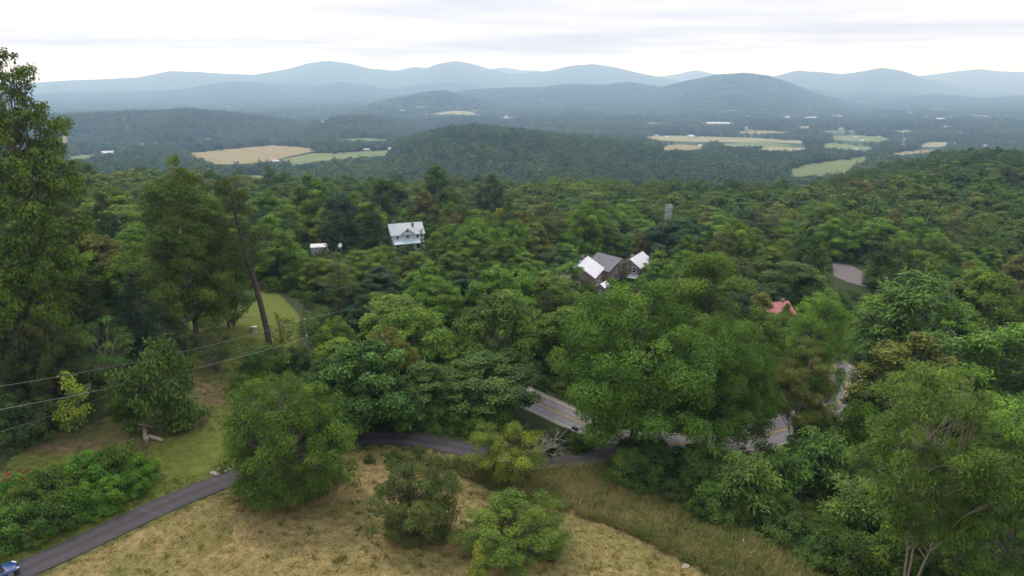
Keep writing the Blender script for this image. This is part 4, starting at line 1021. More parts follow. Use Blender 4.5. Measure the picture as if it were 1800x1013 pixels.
mb = MB(); V = [(-w3/2,-2.9,hh3-4.6),(-w3/2,.4,hh3-4.6),(-w3/2-1.8,.4,hh3-5.3),(-w3/2-1.8,-2.9,hh3-5.3)]; V += [(p[0], p[1], p[2] + .12) for p in V]
mb.add(V, [(0,1,2,3),(7,6,5,4),(3,2,6,7),(0,3,7,4),(2,1,5,6)]); link('porch_roof', mb.mesh('porch_roof', M['pale_metal_roof']), ct)
x4, y4, z4 = ground_dist(1062, 187)
gable('shed', 'little white roofed shed in front of the brick house', 'shed', x4, y4, z4, math.radians(55), 3.2, 2.6, z_at_pixel_row(x4, y4, 503) - z4, .9, 'brick_wall', 'white_metal_roof', wins=[('l', 0, 1.4, .5, .6)], doors=[('f', 0, .8, 1.8)], eave=.2)
x5, y5, z5 = ground_dist(1371, 163)
gable('red_roofed_house', 'white house with faded red metal roof among the trees', 'house', x5, y5, z5, math.radians(15), 6.5, 6, z_at_pixel_row(x5, y5, 547) - z5, 2.0, 'white_siding', 'red_metal_roof',
      wins=[('f', -2.0, 2.4, 1, 1.4), ('f', 2.0, 2.4, 1, 1.4), ('r', 0, 2.4, 1, 1.4)], doors=[('f', 0, 1, 2.1)], chim=[(2, 0, .6, .6)])
for px_s, dd, ww, lb in ((563, 224, 5.0, 'low white shed left of the blue green round tree'), (592, 226, 3.6, 'small white shed under the blue green round tree')):
    xs, ys, zs = ground_dist(px_s, dd)
    gable('shed', lb, 'shed', xs, ys, zs, math.radians(12), ww, 3.4, z_at_pixel_row(xs, ys, 433) - zs, .7, 'white_siding', 'white_metal_roof', wins=[('f', -ww*.25, 1.3, .6, .7)], doors=[('f', ww*.2, .9, 1.9)], eave=.2)
field('parking_lot', [(1463,462),(1495,467),(1527,484)], [(1465,486),(1490,497),(1524,506)], 'lot', 'grey gravel lot opening among the right hand trees', lift=.15, n=20, m=10)

# distant buildings in the valley
FAR = [(1215,240,12,'white_siding','white_metal_roof','white house at the near end of the long pale field'),(1230,257,9,'white_siding','white_metal_roof','white shed beside the tan stubble field'),
 (1262,219,58,'tan_wall','dull_metal_roof','very large pale warehouse in the valley'),(1384,207,13,'white_siding','dull_metal_roof','pale building on the valley road'),(1425,208,24,'tan_wall','dull_metal_roof','long pinkish building beyond the warehouse'),
 (1472,205,24,'tan_wall','brown_roof','long tan building in the valley woods'),(1317,205,6,'white_siding','white_metal_roof','lone white house right of the warehouse'),(1312,225,6,'white_siding','white_metal_roof','white house below the warehouse'),
 (1505,242,9,'white_siding','dull_metal_roof','white farmhouse heading the valley hamlet'),(1515,248,9,'white_siding','white_metal_roof','white barn in the valley hamlet'),(1545,241,7,'white_siding','dull_metal_roof','pale house behind the valley hamlet'),
 (1560,247,6,'tan_wall','brown_roof','brown roofed house in the valley hamlet'),(1573,248,6,'white_siding','white_metal_roof','white cottage in the middle of the hamlet'),(1590,246,7,'white_siding','dull_metal_roof','pale cottage at the hamlet end'),
 (1587,255,7,'white_siding','white_metal_roof','white house below the hamlet'),(1478,227,10,'tan_wall','dull_metal_roof','pale house above the thin green field'),(1458,261,14,'tan_wall','brown_roof','brown roofed barn by the green valley field'),
 (1505,263,8,'white_siding','white_metal_roof','white shed by the green valley field'),(1597,199,6,'white_siding','white_metal_roof','tiny white house on the far right rise'),(1606,202,6,'white_siding','dull_metal_roof','tiny pale house on the far right rise'),
 (1628,207,9,'white_siding','white_metal_roof','bright white house on the far right rise'),(1652,210,20,'tan_wall','dull_metal_roof','long pale building on the far right rise'),(1672,207,9,'white_siding','white_metal_roof','white building beside the long far building'),
 (1663,253,7,'white_siding','white_metal_roof','white house on the pale right field'),(1677,254,7,'white_siding','white_metal_roof','white house next to the pale right field'),(1730,258,14,'tan_wall','dull_metal_roof','pale building behind the right wooded hill'),
 (190,271,28,'white_siding','dull_metal_roof','long white barn beside the green paddock'),(485,286,19,'red_board','dull_metal_roof','red barn between hay field and pasture'),(366,246,9,'white_siding','white_metal_roof','white house under the left wooded hill'),
 (644,265,14,'red_board','dull_metal_roof','red farmhouse at the top of the pasture'),(686,263,6,'white_siding','white_metal_roof','white cottage at the pasture end'),(575,211,6,'white_siding','white_metal_roof','white house in the gap between wooded hills'),
 (567,215,6,'white_siding','white_metal_roof','lower white house in the gap between hills'),(1047,242,7,'white_siding','white_metal_roof','white house at the right foot of the wooded hill'),(808,201,6,'white_siding','white_metal_roof','white house in the pale cleared field'),
 (890,206,8,'white_siding','white_metal_roof','white farm building by the thin pale field'),(1153,239,9,'tan_wall','dull_metal_roof','tan house at the left end of the pale field'),(1172,242,8,'white_siding','white_metal_roof','white house among trees on the pale field')]
frnd = random.Random(3)
for px_b, py_b, wpx, wl, rf, lb in FAR:
    bx, by, bz = ground_far(px_b, py_b + 1); dep = float(project(bx, by, bz)[2]); w = max(8, wpx * dep / FPX * .66); d = min(w * .6, 30); h = min(3.2 + w * .05, 9)
    ws = [('f', u * w, h * .55, min(1.6, w * .09), 1.4) for u in (-.34, -.14, .34)] + [('r', 0, h * .55, 1.2, 1.4)]
    gable('barn' if 'barn' in lb else 'warehouse' if 'warehouse' in lb else 'house', lb, 'barn' if 'barn' in lb else 'building' if ('building' in lb or 'warehouse' in lb or 'shed' in lb) else 'house', bx, by, bz, frnd.uniform(-.5, .5), w, d, h, min(d * .28, 4.5), wl, rf,
          wins=ws if wpx < 30 else [('f', u * w, h * .5, 4, 2.5) for u in (-.4, -.25, -.1, .1, .25, .4)], doors=[('f', .1 * w, 1.4, 2.3)], eave=.5)
    BUILD_PX.append((px_b, py_b, wpx / 2))
valley('valley_woodland', [(880, 1850, 9.6), (1850, 3900, 12.5)], vp, 'dark green broadleaf woodland across the valley and the middle hills')
valley('distant_woodland', [(3900, 9500, 33)], bp, 'hazy blue green woodland on the distant valley floor and foothills')

# ------------------------------------------------------------------ poles, wires, tower
def pole(px, base, top, label, arm=True, dist=None, rz=.3, r=.13):
    x, y, z = ground(px, base) if dist is None else ground_dist(px, dist)
    h = z_at_pixel_row(x, y, top) - z
    e = bpy.data.objects.new('utility_pole', None); COL.objects.link(e); e.location = (x, y, z); e.rotation_euler = (0, 0, rz); tag(e, label, 'utility pole')
    mb = MB(); mb.tube([(0,0,-.8),(0,0,h*.5),(.02,0,h)], [r, r*.9, r*.75], 8); link('post', mb.mesh('post', M['pole_wood'], True), e)
    if arm:
        mb = MB(); mb.box(-.9, .9, -.22, -.13, h-.55, h-.43); link('crossarm', mb.mesh('crossarm', M['pole_wood']), e)
        for u in (-.8, .8):
            mb = MB(); mb.tube([(u,-.17,h-.43),(u,-.17,h-.33),(u,-.17,h-.25)], [.05,.07,.04], 8); link('insulator', mb.mesh('insulator', M['white_plastic'], True), e)
    else:
        mb = MB(); mb.tube([(0,0,h),(0,0,h+.14)], [.08, .06], 8); link('insulator', mb.mesh('insulator', M['white_plastic'], True), e)
        mb = MB(); mb.tube([(.2,0,h*.6),(.2,0,h*.6+.55)], [.13,.13], 8); link('junction_box', mb.mesh('junction_box', M['galvanised'], True), e)
    return x, y, z, h
xp1, yp1, zp1, hp1 = pole(542, 642, 562, 'weathered wooden utility pole at the lawn corner', False)
xp2, yp2, zp2, hp2 = pole(752, 0, 487, 'utility pole half hidden in the wood below the farmhouse', True, dist=172)
pole(1112, 0, 383, 'slim utility pole rising left of the steel lattice tower', True, dist=268)
pole(1397, 0, 392, 'utility pole above the trees left of the grey lot', True, dist=258)
pole(588, 0, 455, 'short wooden pole on the lawn near the white sheds', False, dist=205, r=.09)
def point_at(px, py, depth):
    d = ray(px, py); return np.array([0, 0, CAMZ]) + d * depth
def wire(A, B, sag, label, r=.022):
    u = np.linspace(0, 1, 26)[:, None]; P = A * (1 - u) + B * u; P[:, 2] -= (4 * u * (1 - u))[:, 0] * sag
    mb = MB(); mb.tube(P, r, 5); tag(link('overhead_wire', mb.mesh('overhead_wire', M['cable'], True)), label, 'wire', 'overhead wires along the lawn')
T1 = np.array([xp1, yp1, zp1 + hp1 + .1]); L1 = np.array([xp1 + .15, yp1 - .1, zp1 + hp1 - 3.3]); T2 = np.array([xp2, yp2, zp2 + hp2 - .3]); L2 = T2 - [0, 0, 2.6]
wire(point_at(-160, 703, 72), T1, 1.2, 'upper overhead wire running from the pole top over the left slope')
wire(point_at(-160, 748, 70), L1, 1.0, 'lower overhead cable running from mid pole over the left slope', .028)
wire(T1, T2, 1.2, 'upper overhead wire from the lawn pole into the wood')
wire(L1, L2, 1.4, 'lower overhead cable from the lawn pole into the wood', .028)
wire(point_at(-150, 800, 74), np.array(ground(285, 690)) + [0, 0, 3.0], .8, 'thin slack wire over the rocks and the big bush', .014)
# lattice tower
tx_, ty_, tz_ = ground_dist(1170, 290); th = z_at_pixel_row(tx_, ty_, 360) - tz_
e = bpy.data.objects.new('lattice_tower', None); COL.objects.link(e); e.location = (tx_, ty_, tz_); e.rotation_euler = (0, 0, .3); tag(e, 'grey steel lattice tower standing above the far plateau trees', 'tower')
for s in (-1, 1):
    for q in (-1, 1):
        mb = MB(); mb.tube([(s*1.25, q*.9, -.5), (s*.95, q*.7, th)], [.12, .10], 6); link('leg', mb.mesh('leg', M['galvanised']), e)
nb = int(th / 2.2)
for k in range(nb):
    za, zb = k * th / nb, (k + 1) * th / nb; mb = MB()
    for q in (-1, 1):
        mb.tube([(-1.1, q*.8, za), (1.1, q*.8, zb)], .06, 4); mb.tube([(1.1, q*.8, za), (-1.1, q*.8, zb)], .06, 4); mb.tube([(-1.1, q*.8, zb), (1.1, q*.8, zb)], .06, 4)
    for s in (-1, 1): mb.tube([(s*1.1, -.8, za), (s*1.1, .8, zb)], .06, 4)
    link('brace', mb.mesh('brace', M['galvanised']), e)
for k, zz in enumerate((th - 1, th - 4, th - 6)):
    mb = MB(); mb.box(-1.7 + .5*k, 1.7 - .3*k, -.95, -.75, zz, zz + .25); link('crossarm', mb.mesh('crossarm', M['galvanised']), e)

# ------------------------------------------------------------------ cars
def car(x, y, z, rz, paint_, label, pitch=0.):
    e = bpy.data.objects.new('car', None); COL.objects.link(e); e.location = (x, y, z + .05); e.rotation_euler = (0, -pitch, rz); tag(e, label, 'car')
    S = [(-2.15,.62,.45,.78,.86),(-2.05,.80,.32,.86,.97),(-1.5,.88,.26,.92,1.02),(-.6,.90,.24,.92,1.0),(.4,.90,.24,.90,.98),(1.0,.90,.25,.88,.97),(1.55,.88,.26,.82,.90),(1.95,.80,.30,.72,.80),(2.15,.66,.38,.62,.70),(2.22,.5,.42,.55,.60)]
    mb = MB(); V = []
    for sx, hw, z0, zb, zt in S:
        prof = [(-hw*.86, z0), (-hw, z0+.14), (-hw*1.02, (z0+zb)/2), (-hw*.97, zb), (-hw*.80, zt-.02), (0, zt+.03), (hw*.80, zt-.02), (hw*.97, zb), (hw*1.02, (z0+zb)/2), (hw, z0+.14), (hw*.86, z0)]
        V += [(sx, p, q) for p, q in prof]
    n = 11; F = [(i*n+j, i*n+(j+1)%n, (i+1)*n+(j+1)%n, (i+1)*n+j) for i in range(len(S)-1) for j in range(n)]
    mb.add(V, F); mb.add(V[:n], [tuple(range(n))]); mb.add(V[-n:], [tuple(range(n))[::-1]])
    link('body', mb.mesh('body', M[paint_], True), e)
    def shell(rows, nm, mat, parent=e):
        mb = MB(); V = [(sx, s*hw, zz) for sx, hw, zz in rows for s in (-1, 1)]
        F = [(i*2, i*2+1, i*2+3, i*2+2) for i in range(len(rows)-1)]; mb.add(V, F); return link(nm, mb.mesh(nm, M[mat], True), parent)
    shell([(1.05,.74,.96),(.75,.70,1.16),(.38,.63,1.41)], 'windscreen', 'window_glass'); shell([(-1.15,.60,1.41),(-1.6,.68,1.2),(-1.95,.72,1.0)], 'rear_window', 'window_glass')
    mb = MB(); R = [(.42,.63,1.40),(.2,.63,1.45),(-.4,.63,1.48),(-1.0,.61,1.45),(-1.2,.60,1.40)]
    V = [(a, q*h, zz + (.03 if abs(q) < .5 else 0)) for a, h, zz in R for q in (-1, -.4, .4, 1)]; mb.add(V, [(i*4+j, i*4+j+1, (i+1)*4+j+1, (i+1)*4+j) for i in range(4) for j in range(3)]); link('roof', mb.mesh('roof', M[paint_], True), e)
    for s in (-1, 1):
        mb = MB(); V = [(1.05,s*.78,.95),(.40,s*.645,1.40),(-.35,s*.645,1.44),(-1.15,s*.615,1.40),(-1.9,s*.76,.98),(-.4,s*.83,.95)]; mb.add(V, [(0,1,2,5),(5,2,3,4)]); link('side_window', mb.mesh('side_window', M['window_glass']), e)
        mb = MB(); mb.tube([(.82,s*.86,.98),(.80,s*1.02,1.04)], [.05,.09], 8); link('mirror', mb.mesh('mirror', M[paint_], True), e)
        mb = MB(); V = [(2.06,s*.50,.60),(2.08,s*.50,.74),(1.90,s*.76,.78),(1.92,s*.79,.62),(2.20,s*.46,.56),(2.18,s*.46,.66)]; mb.add(V, [(0,1,2,3),(0,4,5,1)])
        mb = MB(); mb.tube([(2.20,s*.44,.60),(2.10,s*.62,.67),(1.90,s*.80,.74)], [.05,.085,.05], 8); link('headlight', mb.mesh('headlight', M['lamp_glass'], True), e)
        mb = MB(); mb.tube([(-2.14,s*.5,.74),(-2.05,s*.72,.80)], [.06,.08], 8); link('tail_lamp', mb.mesh('tail_lamp', M['petal'], True), e)
        for wx in (1.35, -1.35):
            mb = MB(); mb.tube([(wx,s*.70,.33),(wx,s*.74,.33),(wx,s*.90,.33),(wx,s*.94,.33)], [.28,.33,.33,.28], 20)
            wh = link('wheel', mb.mesh('wheel', M['tyre'], True), e)
            mb = MB(); mb.tube([(wx,s*.93,.33),(wx,s*.955,.33)], [.07,.06], 10)
            for k in range(5):
                an = k * 2 * math.pi / 5; c_, s_ = math.cos(an), math.sin(an)
                mb.tube([(wx + c_*.05, s*.95, .33 + s_*.05), (wx + c_*.24, s*.945, .33 + s_*.24)], .03, 5)
            mb.tube([(wx + .25*math.cos(q), s*.945, .33 + .25*math.sin(q)) for q in np.linspace(0, 6.2832, 17)], .025, 5, cap=False)
            link('rim', mb.mesh('rim', M['rim'], True), wh)
    mb = MB(); mb.box(2.17, 2.235, -.34, .34, .40, .52); link('grille', mb.mesh('grille', M['dark_metal']), e)
    return e
j = int(np.argmin([abs(float(project(a, b, 0)[0]) - 0) for a, b in drive_c])); tg = drive_c[j + 1] - drive_c[j]; tg /= np.linalg.norm(tg)
wx_, wy_, wz_ = ground(20, 1017); lf_ = np.array([-tg[1], tg[0]])
cc = np.array([wx_, wy_]) - tg * 1.35 + lf_ * .82
zA = float(H(*(cc + tg * 1.35))); zB = float(H(*(cc - tg * 1.35)))
car(cc[0], cc[1], (zA + zB) / 2, math.atan2(tg[1], tg[0]), 'blue_paint', 'dark blue car on the driveway with its nose showing', math.atan2(zA - zB, 2.7))
xc, yc, zc_ = ground_dist(709, 226)
car(xc, yc, zc_ + .15, math.radians(200), 'white_paint', 'white car parked in front of the farmhouse porch')

# ------------------------------------------------------------------ rocks, logs, mailbox and other small things
import bmesh
def rock_mesh(seed, flat=.6):
    r = np.random.default_rng(seed); bm = bmesh.new(); bmesh.ops.create_icosphere(bm, subdivisions=2, radius=1)
    k = r.normal(size=(5, 3)); k = unit(k)
    for v in bm.verts:
        c = np.array(v.co); f = 1.0
        for n in k: f = min(f, .72 / max(.3, float(c @ n)))
        v.co = c * f * (1 + r.normal() * .05) * np.array([1, .8, flat])
    me = bpy.data.meshes.new('rock'); bm.to_mesh(me); bm.free(); me.materials.append(M['rock']); return me
RK = [rock_mesh(s, f) for s, f in ((1, .6), (2, .45), (3, .7))]
def rock(px, py, w, k, label, group, mat=None, rz=0., zs=1.):
    x, y, z = ground(px, py); d = float(project(x, y, z)[2]); s = w / 2 * d / FPX
    o = link('rock' if mat is None else 'flagstone', RK[k], None, (x, y, z + s * .15), rz, (s, s, s * zs)); tag(o, label, 'rock', group); return o
for i, (a, b, w) in enumerate([(375,833,13),(383,827,12),(392,825,9),(400,822,10),(408,818,9),(382,836,11),(396,829,8),(404,826,7),(412,822,6)]):
    rock(a, b, w, i % 3, 'weathered tan stone in the loose pile beside the driveway', 'stone pile by the driveway', rz=i * 1.3)
for i, (a, b, w) in enumerate([(90,692,26),(152,684,20),(146,694,20),(138,703,18),(156,678,14),(134,754,9)]):
    rock(a, b, w, i % 3, 'lichen grey boulder around the slender sapling on the slope', 'boulders on the left slope', rz=i * 2.1, zs=1.2)
rock(1205, 996, 17, 1, 'flat grey flagstone lying in the dry lawn by the tall grass', None, 1, .4, .35)
for i, (a, b, w) in enumerate([(205,895,8),(143,918,7),(160,910,6)]):
    rock(a, b, w, i % 3, 'pale edging stone on the grass strip below the hedge', 'edging stones by the hedge', rz=i)
def log(pa, pb, r0, r1, label):
    a = np.array(ground(*pa)); b = np.array(ground(*pb)); a[2] += r0 * .8; b[2] += r1 * .8
    lr = np.random.default_rng(int(pa[0])); mb = MB(); mb.tube(curve(a, b, np.array([0, 0, .06]), 8, lr, .04), np.linspace(r0, r1, 8) * lr.uniform(.88, 1.12, 8), 10)
    tag(link('log', mb.mesh('log', M['cut_wood'], True)), label, 'log')
log((258, 779), (254, 757), .34, .28, 'thick sawn log lying upright on the slope')
log((262, 771), (287, 777), .30, .26, 'forked sawn log resting against the thick log')
log((238, 746), (270, 753), .16, .10, 'thin fallen log under the big bush')
x, y, z = ground(445, 583)
e = bpy.data.objects.new('tree_stump', None); COL.objects.link(e); e.location = (x, y, z); tag(e, 'low brown tree stump on the lawn beside the leaning pine', 'stump')
mb = MB(); mb.tube([(0,0,-.4),(0,0,.3),(.03,0,.9)], [.95,.66,.6], 12); link('bole', mb.mesh('bole', M['cut_wood'], True), e)
mb = MB(); mb.box(.05,.75,-.3,.25,.905,1.05); tag(link('salt_block', mb.mesh('salt_block', M['white_plastic']), None, (x, y, z)), 'white block lying on top of the stump', 'block')
x, y, z = ground(1012, 769)
e = bpy.data.objects.new('mailbox', None); COL.objects.link(e); e.location = (x, y, z); e.rotation_euler = (0, 0, .9); tag(e, 'black mailbox on a post beside the road junction', 'mailbox')
mb = MB(); mb.box(-.06,.06,-.06,.06,-.4,1.35); mb.box(-.05,.05,-.35,.5,1.18,1.27); link('post', mb.mesh('post', M['pole_wood']), e)
mb = MB(); an = np.linspace(0, math.pi, 9); pr = [(-.22,1.27),(.22,1.27)] + [(.22*math.cos(q), 1.52 + .2*math.sin(q)) for q in an]
V = [(p, yy, q) for yy in (-.4, .65) for p, q in pr]; n = len(pr)
mb.add(V, [(i, (i+1)%n, n+(i+1)%n, n+i) for i in range(n)]); mb.add(V, [tuple(range(n))[::-1], tuple(range(n, 2*n))]); link('box', mb.mesh('box', M['dark_metal']), e)
mb = MB(); mb.box(.225,.245,.2,.26,1.4,1.75); mb.box(.225,.245,.2,.42,1.66,1.75); link('flag', mb.mesh('flag', M['petal']), e)
x, y, z = ground(1305, 963); mb = MB(); mb.box(-.05,.05,-.03,.03,-.3,.95); mb.box(-.06,.06,-.04,.04,.95,1.1)
tag(link('marker_post', mb.mesh('marker_post', M['marker']), None, (x, y, z), .3), 'pale green marker post in the tall grass', 'post')

# ------------------------------------------------------------------ shrubs that can be told apart
srnd = random.Random(9)
HEDGE = [(40,912,105),(95,886,115),(150,862,115),(205,840,105),(243,842,80),(20,948,105),(85,930,95),(140,900,95),(190,885,85),(232,866,70),(22,880,85),(55,958,55)]
for i, (a, b, w) in enumerate(HEDGE):
    k = i % 3; hc = srnd.choice([(.080, .178, .024), (.100, .200, .026), (.066, .135, .026), (.088, .150, .028)])
    e = hero('shrub%d' % k, a, b, b - w * .56, w * .92, hc,
         (('large ' if w > 104 else 'small ' if w < 84 else '') + ('dark ' if hc[1] < .14 else 'bright ' if hc[1] > .19 else '') + 'leafy green shrub in the hedge along the upper driveway') if i != 10 else 'rose bush with red flowers behind the driveway hedge', name='shrub' if i != 10 else 'rose_bush', cat='shrub', group='hedge shrubs by the driveway' if i != 10 else None, rnd=srnd)
    if i == 10:
        fr = np.random.default_rng(4); mb = MB()
        for q in range(12):
            c = np.array([fr.normal() * .9, fr.normal() * .9, 2.2 + fr.random() * .9]); leaves(mb, fr, c + fr.normal(size=(9, 3)) * .10, unit(fr.normal(size=(9, 3)) + [0, 0, .5]), .20, .9)
        link('flowers', mb.mesh('flowers', M['petal']), e)
def shrubs(lst, label, group, cols, keys=('shrub0', 'shrub1', 'shrub2'), hs=.7):
    for a, b, w in lst:
        c = srnd.choice(cols); big = w > 1.15 * sum(q[2] for q in lst) / len(lst); sm = w < .85 * sum(q[2] for q in lst) / len(lst)
        hero(srnd.choice(keys), a, b, b - w * hs, w, c, ('large ' if big else 'small ' if sm else '') + ('dark ' if c[1] < .11 else 'bright ' if c[1] > .15 else '') + label, name='shrub', cat='shrub', group=group, rnd=srnd)
shrubs([(10,780,100),(50,770,90),(0,740,90),(75,745,70)], 'bush below the boulders on the left slope', 'bushes below the boulders', [(0.051, 0.088, 0.028), (0.062, 0.108, 0.028)])
shrubs([(215,730,60),(320,735,40),(445,660,60),(420,690,45),(480,655,70),(520,650,60),(560,690,80),(590,740,70),(460,640,40)], 'green bush at the edge of the dirt slope', 'bushes edging the dirt slope', [(0.065, 0.133, 0.028), (0.085, 0.156, 0.034), (0.057, 0.105, 0.031)])
shrubs([(650,812,22),(735,806,30),(690,812,30)], 'small weedy shrub on the lawn side of the driveway', 'weeds by the driveway', [(0.091, 0.148, 0.034), (0.071, 0.128, 0.028)])
R1 = []
for q in range(46):
    u = srnd.random(); v = srnd.random(); a = 1100 + 420 * u; R1.append((a, 835 + 130 * u * v + 60 * u - 20 + 40 * v, srnd.uniform(55, 95)))
shrubs(R1, 'leafy shrub in the thicket above the tall grass', 'thicket above the tall grass', [(0.057, 0.116, 0.028), (0.074, 0.142, 0.031), (0.048, 0.094, 0.028), (0.088, 0.168, 0.034)])
shrubs([(1310,905,120),(1440,860,120),(1380,870,90),(1500,940,110),(1560,900,100),(1250,850,90)], 'sumac with feathery spreading leaves in the thicket', 'sumacs in the thicket', [(0.080, 0.153, 0.040), (0.099, 0.185, 0.043)], ('sumac',), .85)
shrubs([(1480,1010,110),(1560,1010,120),(1540,970,110),(1610,1000,90),(1720,1040,120),(1600,960,110),(1400,960,80),(1430,1000,70),(1650,940,120),(1740,960,130)], 'bushy green shrub at the foot of the pale forked tree', 'shrubs under the pale forked tree', [(0.062, 0.114, 0.031), (0.080, 0.139, 0.034), (0.097, 0.170, 0.034)])
shrubs([(1010,790,40),(990,780,40),(960,790,50),(930,775,45),(1030,785,28)], 'low shrub on the verge between driveway and road', 'verge shrubs', [(0.074, 0.125, 0.031), (0.057, 0.099, 0.028)])
shrubs([(700,748,50),(760,752,55),(800,757,50),(840,760,60),(880,765,60),(650,744,50)], 'low green shrub along the far side of the driveway', 'shrubs beyond the driveway', [(0.071, 0.142, 0.031), (0.085, 0.168, 0.031)])

# ------------------------------------------------------------------ ground cover: undergrowth, tall grass, lawn tufts
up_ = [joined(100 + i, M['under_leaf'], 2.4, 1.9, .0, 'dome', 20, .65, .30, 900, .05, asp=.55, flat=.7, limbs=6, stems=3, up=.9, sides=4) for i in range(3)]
ux, uy = scatter(62, 270, 2.6, -40, 40); uz = H(ux, uy); upx, upy, _ = project(ux, uy, uz)
VERGE = [(1290,790),(1400,775),(1480,745),(1530,700),(1560,660),(1600,760),(1560,800)]
THICK = [(1085,818),(1200,800),(1290,790),(1400,785),(1560,770),(2400,900),(2400,1500),(1560,1100),(1500,1030),(1380,975),(1250,897),(1110,845)]
kk = ((in_poly(upx, upy, ALLOW) & (rng.random(len(ux)) < np.where(np.hypot(ux, uy) > 150, .35, .8))) | in_poly(upx, upy, THICK) | in_poly(upx, upy, VERGE)) & (line_dist(ux, uy, road_c) > 5.0) & (line_dist(ux, uy, drive_c) > 3.4)
uh = np.where(in_poly(upx, upy, THICK), .75, 1.0) * rng.uniform(.6, 1.3, len(ux))
kk &= clear_ok(ux, uy, uz, 2.4 * uh, 1.9 * uh)
ux, uy, uz, uh = ux[kk], uy[kk], uz[kk], uh[kk]
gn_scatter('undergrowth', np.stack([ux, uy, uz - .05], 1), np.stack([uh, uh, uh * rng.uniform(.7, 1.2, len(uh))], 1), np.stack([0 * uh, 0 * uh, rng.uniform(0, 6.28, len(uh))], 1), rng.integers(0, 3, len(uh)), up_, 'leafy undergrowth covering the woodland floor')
def grass_mat(name, stops):
    t = NT(name); oi = t.n('ShaderNodeObjectInfo'); pn = t.noise(.14, 4, .6)
    c = t.ramp(t.math('ADD', t.math('MULTIPLY', oi.outputs['Random'], .45), t.math('MULTIPLY', pn, .55)), stops)
    c = t.mix(1.0, c, t.ramp(t.attr('tone').outputs['Fac'], [(0, (.75, .8, .75)), (1, (1.25, 1.2, 1.15))]), 'MULTIPLY')
    b = t.bsdf(c, .7, .2); tr = t.n('ShaderNodeBsdfTranslucent'); t.l(c, tr.inputs[0]); ms = t.n('ShaderNodeMixShader'); ms.inputs[0].default_value = .25
    t.l(b, ms.inputs[1]); t.l(tr.outputs[0], ms.inputs[2]); return t.done(ms.outputs[0])
M['tall_grass'] = grass_mat('tall_grass', [(.32, (.078, .120, .024)), (.46, (.125, .145, .036)), (.56, (.200, .180, .060)), (.70, (.300, .240, .105))])
M['lawn_grass'] = grass_mat('lawn_grass', [(.3, (.080, .096, .024)), (.44, (.150, .134, .046)), (.54, (.225, .178, .074)), (.68, (.275, .212, .094)), (.8, (.32, .250, .122))])
M['green_grass'] = grass_mat('green_grass', [(.3, (.062, .092, .016)), (.5, (.090, .118, .022)), (.7, (.140, .142, .036))])
def tuft(seed, h, n, w, spread, mat):
    r = np.random.default_rng(seed); mb = MB()
    b = np.concatenate([r.normal(size=(n, 2)) * spread, np.zeros((n, 1)) - .02], 1); an = r.random(n) * 6.28; s = np.stack([np.cos(an), np.sin(an), 0 * an], 1) * w / 2
    ln = np.concatenate([r.normal(size=(n, 2)) * .35, np.ones((n, 1))], 1) * (h * r.uniform(.5, 1.2, n))[:, None]
    m = b + ln * .55; t_ = b + ln + np.stack([ln[:, 0] * .5, ln[:, 1] * .5, -np.abs(ln[:, 0]) * .3], 1)
    V = np.stack([b - s, b + s, m + s * .8, m - s * .8, t_ + s * .15, t_ - s * .15], 1); i = np.arange(n)[:, None] * 6
    mb.add(V, np.concatenate([i + [0, 1, 2, 3], i + [3, 2, 4, 5]]), 0, np.repeat(np.clip(r.normal(.5, .25, n), 0, 1), 6)); return mb.mesh('grass_tuft', M[mat])
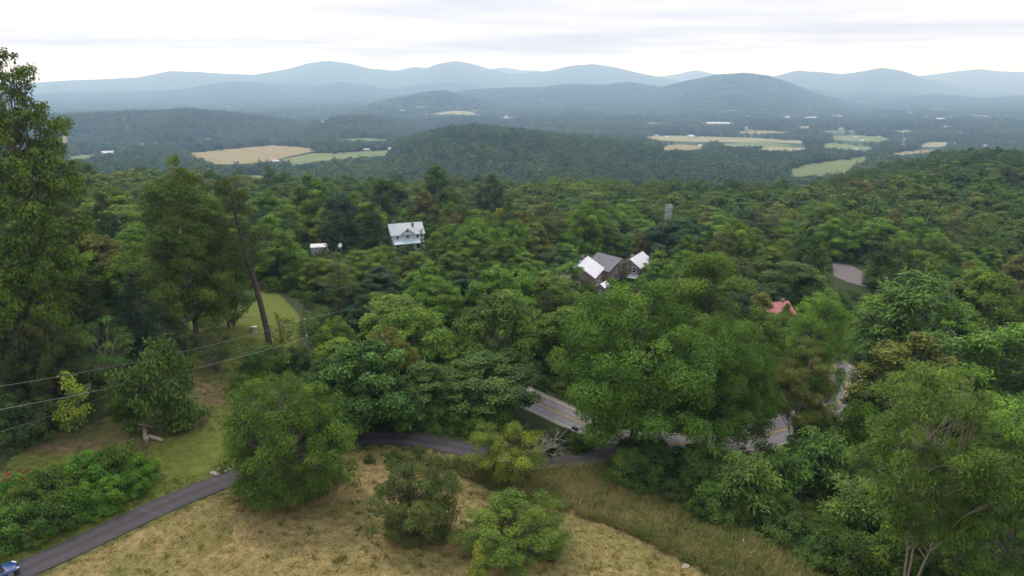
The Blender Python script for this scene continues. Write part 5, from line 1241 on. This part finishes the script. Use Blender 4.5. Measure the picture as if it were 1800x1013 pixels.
def grass(name, polys, dens, protos, label, lo=.7, hi=1.3, area=(-75, 75, 42, 135), patch=None, avoid=()):
    x0, x1, y0, y1 = area; n = int((x1 - x0) * (y1 - y0) * dens); gx = rng.uniform(x0, x1, n); gy = rng.uniform(y0, y1, n); gz = H(gx, gy); a, b, _ = project(gx, gy, gz)
    k = np.zeros(n, bool)
    for p in polys: k |= in_poly(a, b, p)
    for p in avoid: k &= ~in_poly(a, b, p)
    k &= (a > -150) & (a < 1950) & (b < 1120)
    gx, gy, gz = gx[k], gy[k], gz[k]
    if patch: q = vnoise(gx / patch[0] + 50, gy / patch[0] + 50) > patch[1] * rng.uniform(.6, 1.4, len(gx)); gx, gy, gz = gx[q], gy[q], gz[q]
    q = (line_dist(gx, gy, drive_c) > DRIVE_W + rng.uniform(-.15, .35, len(gx))) & (line_dist(gx, gy, road_c) > ROAD_W + .5); gx, gy, gz = gx[q], gy[q], gz[q]
    s = rng.uniform(lo, hi, len(gx))
    gn_scatter(name, np.stack([gx, gy, gz], 1), np.stack([s, s, s * rng.uniform(.75, 1.25, len(s))], 1), np.stack([0 * s, 0 * s, rng.uniform(0, 6.28, len(s))], 1), rng.integers(0, len(protos), len(s)), protos, label)
grass('tall_grass', [TALL], 9, [tuft(200 + i, .95, 26, .045, .20, 'tall_grass') for i in range(3)], 'tall uncut straw and green grass on the bank', .6, 1.3)
grass('dry_lawn_grass', [DRY], 7, [tuft(210 + i, .10, 22, .03, .17, 'lawn_grass') for i in range(3)], 'short dry tan lawn grass', .7, 1.5, avoid=[TALL])
grass('green_lawn_grass', [LAWN], 6, [tuft(220 + i, .12, 20, .035, .18, 'green_grass') for i in range(3)], 'short green lawn grass on the left slope', .7, 1.5, patch=(6, .35))
grass('green_weeds', [DRY], .5, [tuft(230 + i, .30, 30, .06, .22, 'green_grass') for i in range(3)], 'scattered green weeds in the dry lawn', .5, 1.3, patch=(7, .66), avoid=[TALL])

# ------------------------------------------------------------------ haze over the whole place
mb = MB(); mb.box(-25500, 25500, -25500, 25500, -215, 385)
me = bpy.data.meshes.new('haze'); me.from_pydata([tuple(v) for v in np.concatenate(mb.v)], [], [tuple(int(i) for i in f) for f in np.concatenate(mb.f)]); me.update()
t = NT('haze'); pv = t.n('ShaderNodeVolumePrincipled')
pv.inputs['Color'].default_value = (.43, .65, 1.0, 1); pv.inputs['Absorption Color'].default_value = (1, 1, 1, 1)
pv.inputs['Density'].default_value = 1.35e-4; pv.inputs['Anisotropy'].default_value = .45
t.l(pv.outputs[0], t.out.inputs['Volume']); me.materials.append(t.m)
hz = link('haze', me); hz['kind'] = 'stuff'; hz['label'] = 'pale blue haze filling the air over the valley'
hz.display_type = 'WIRE'
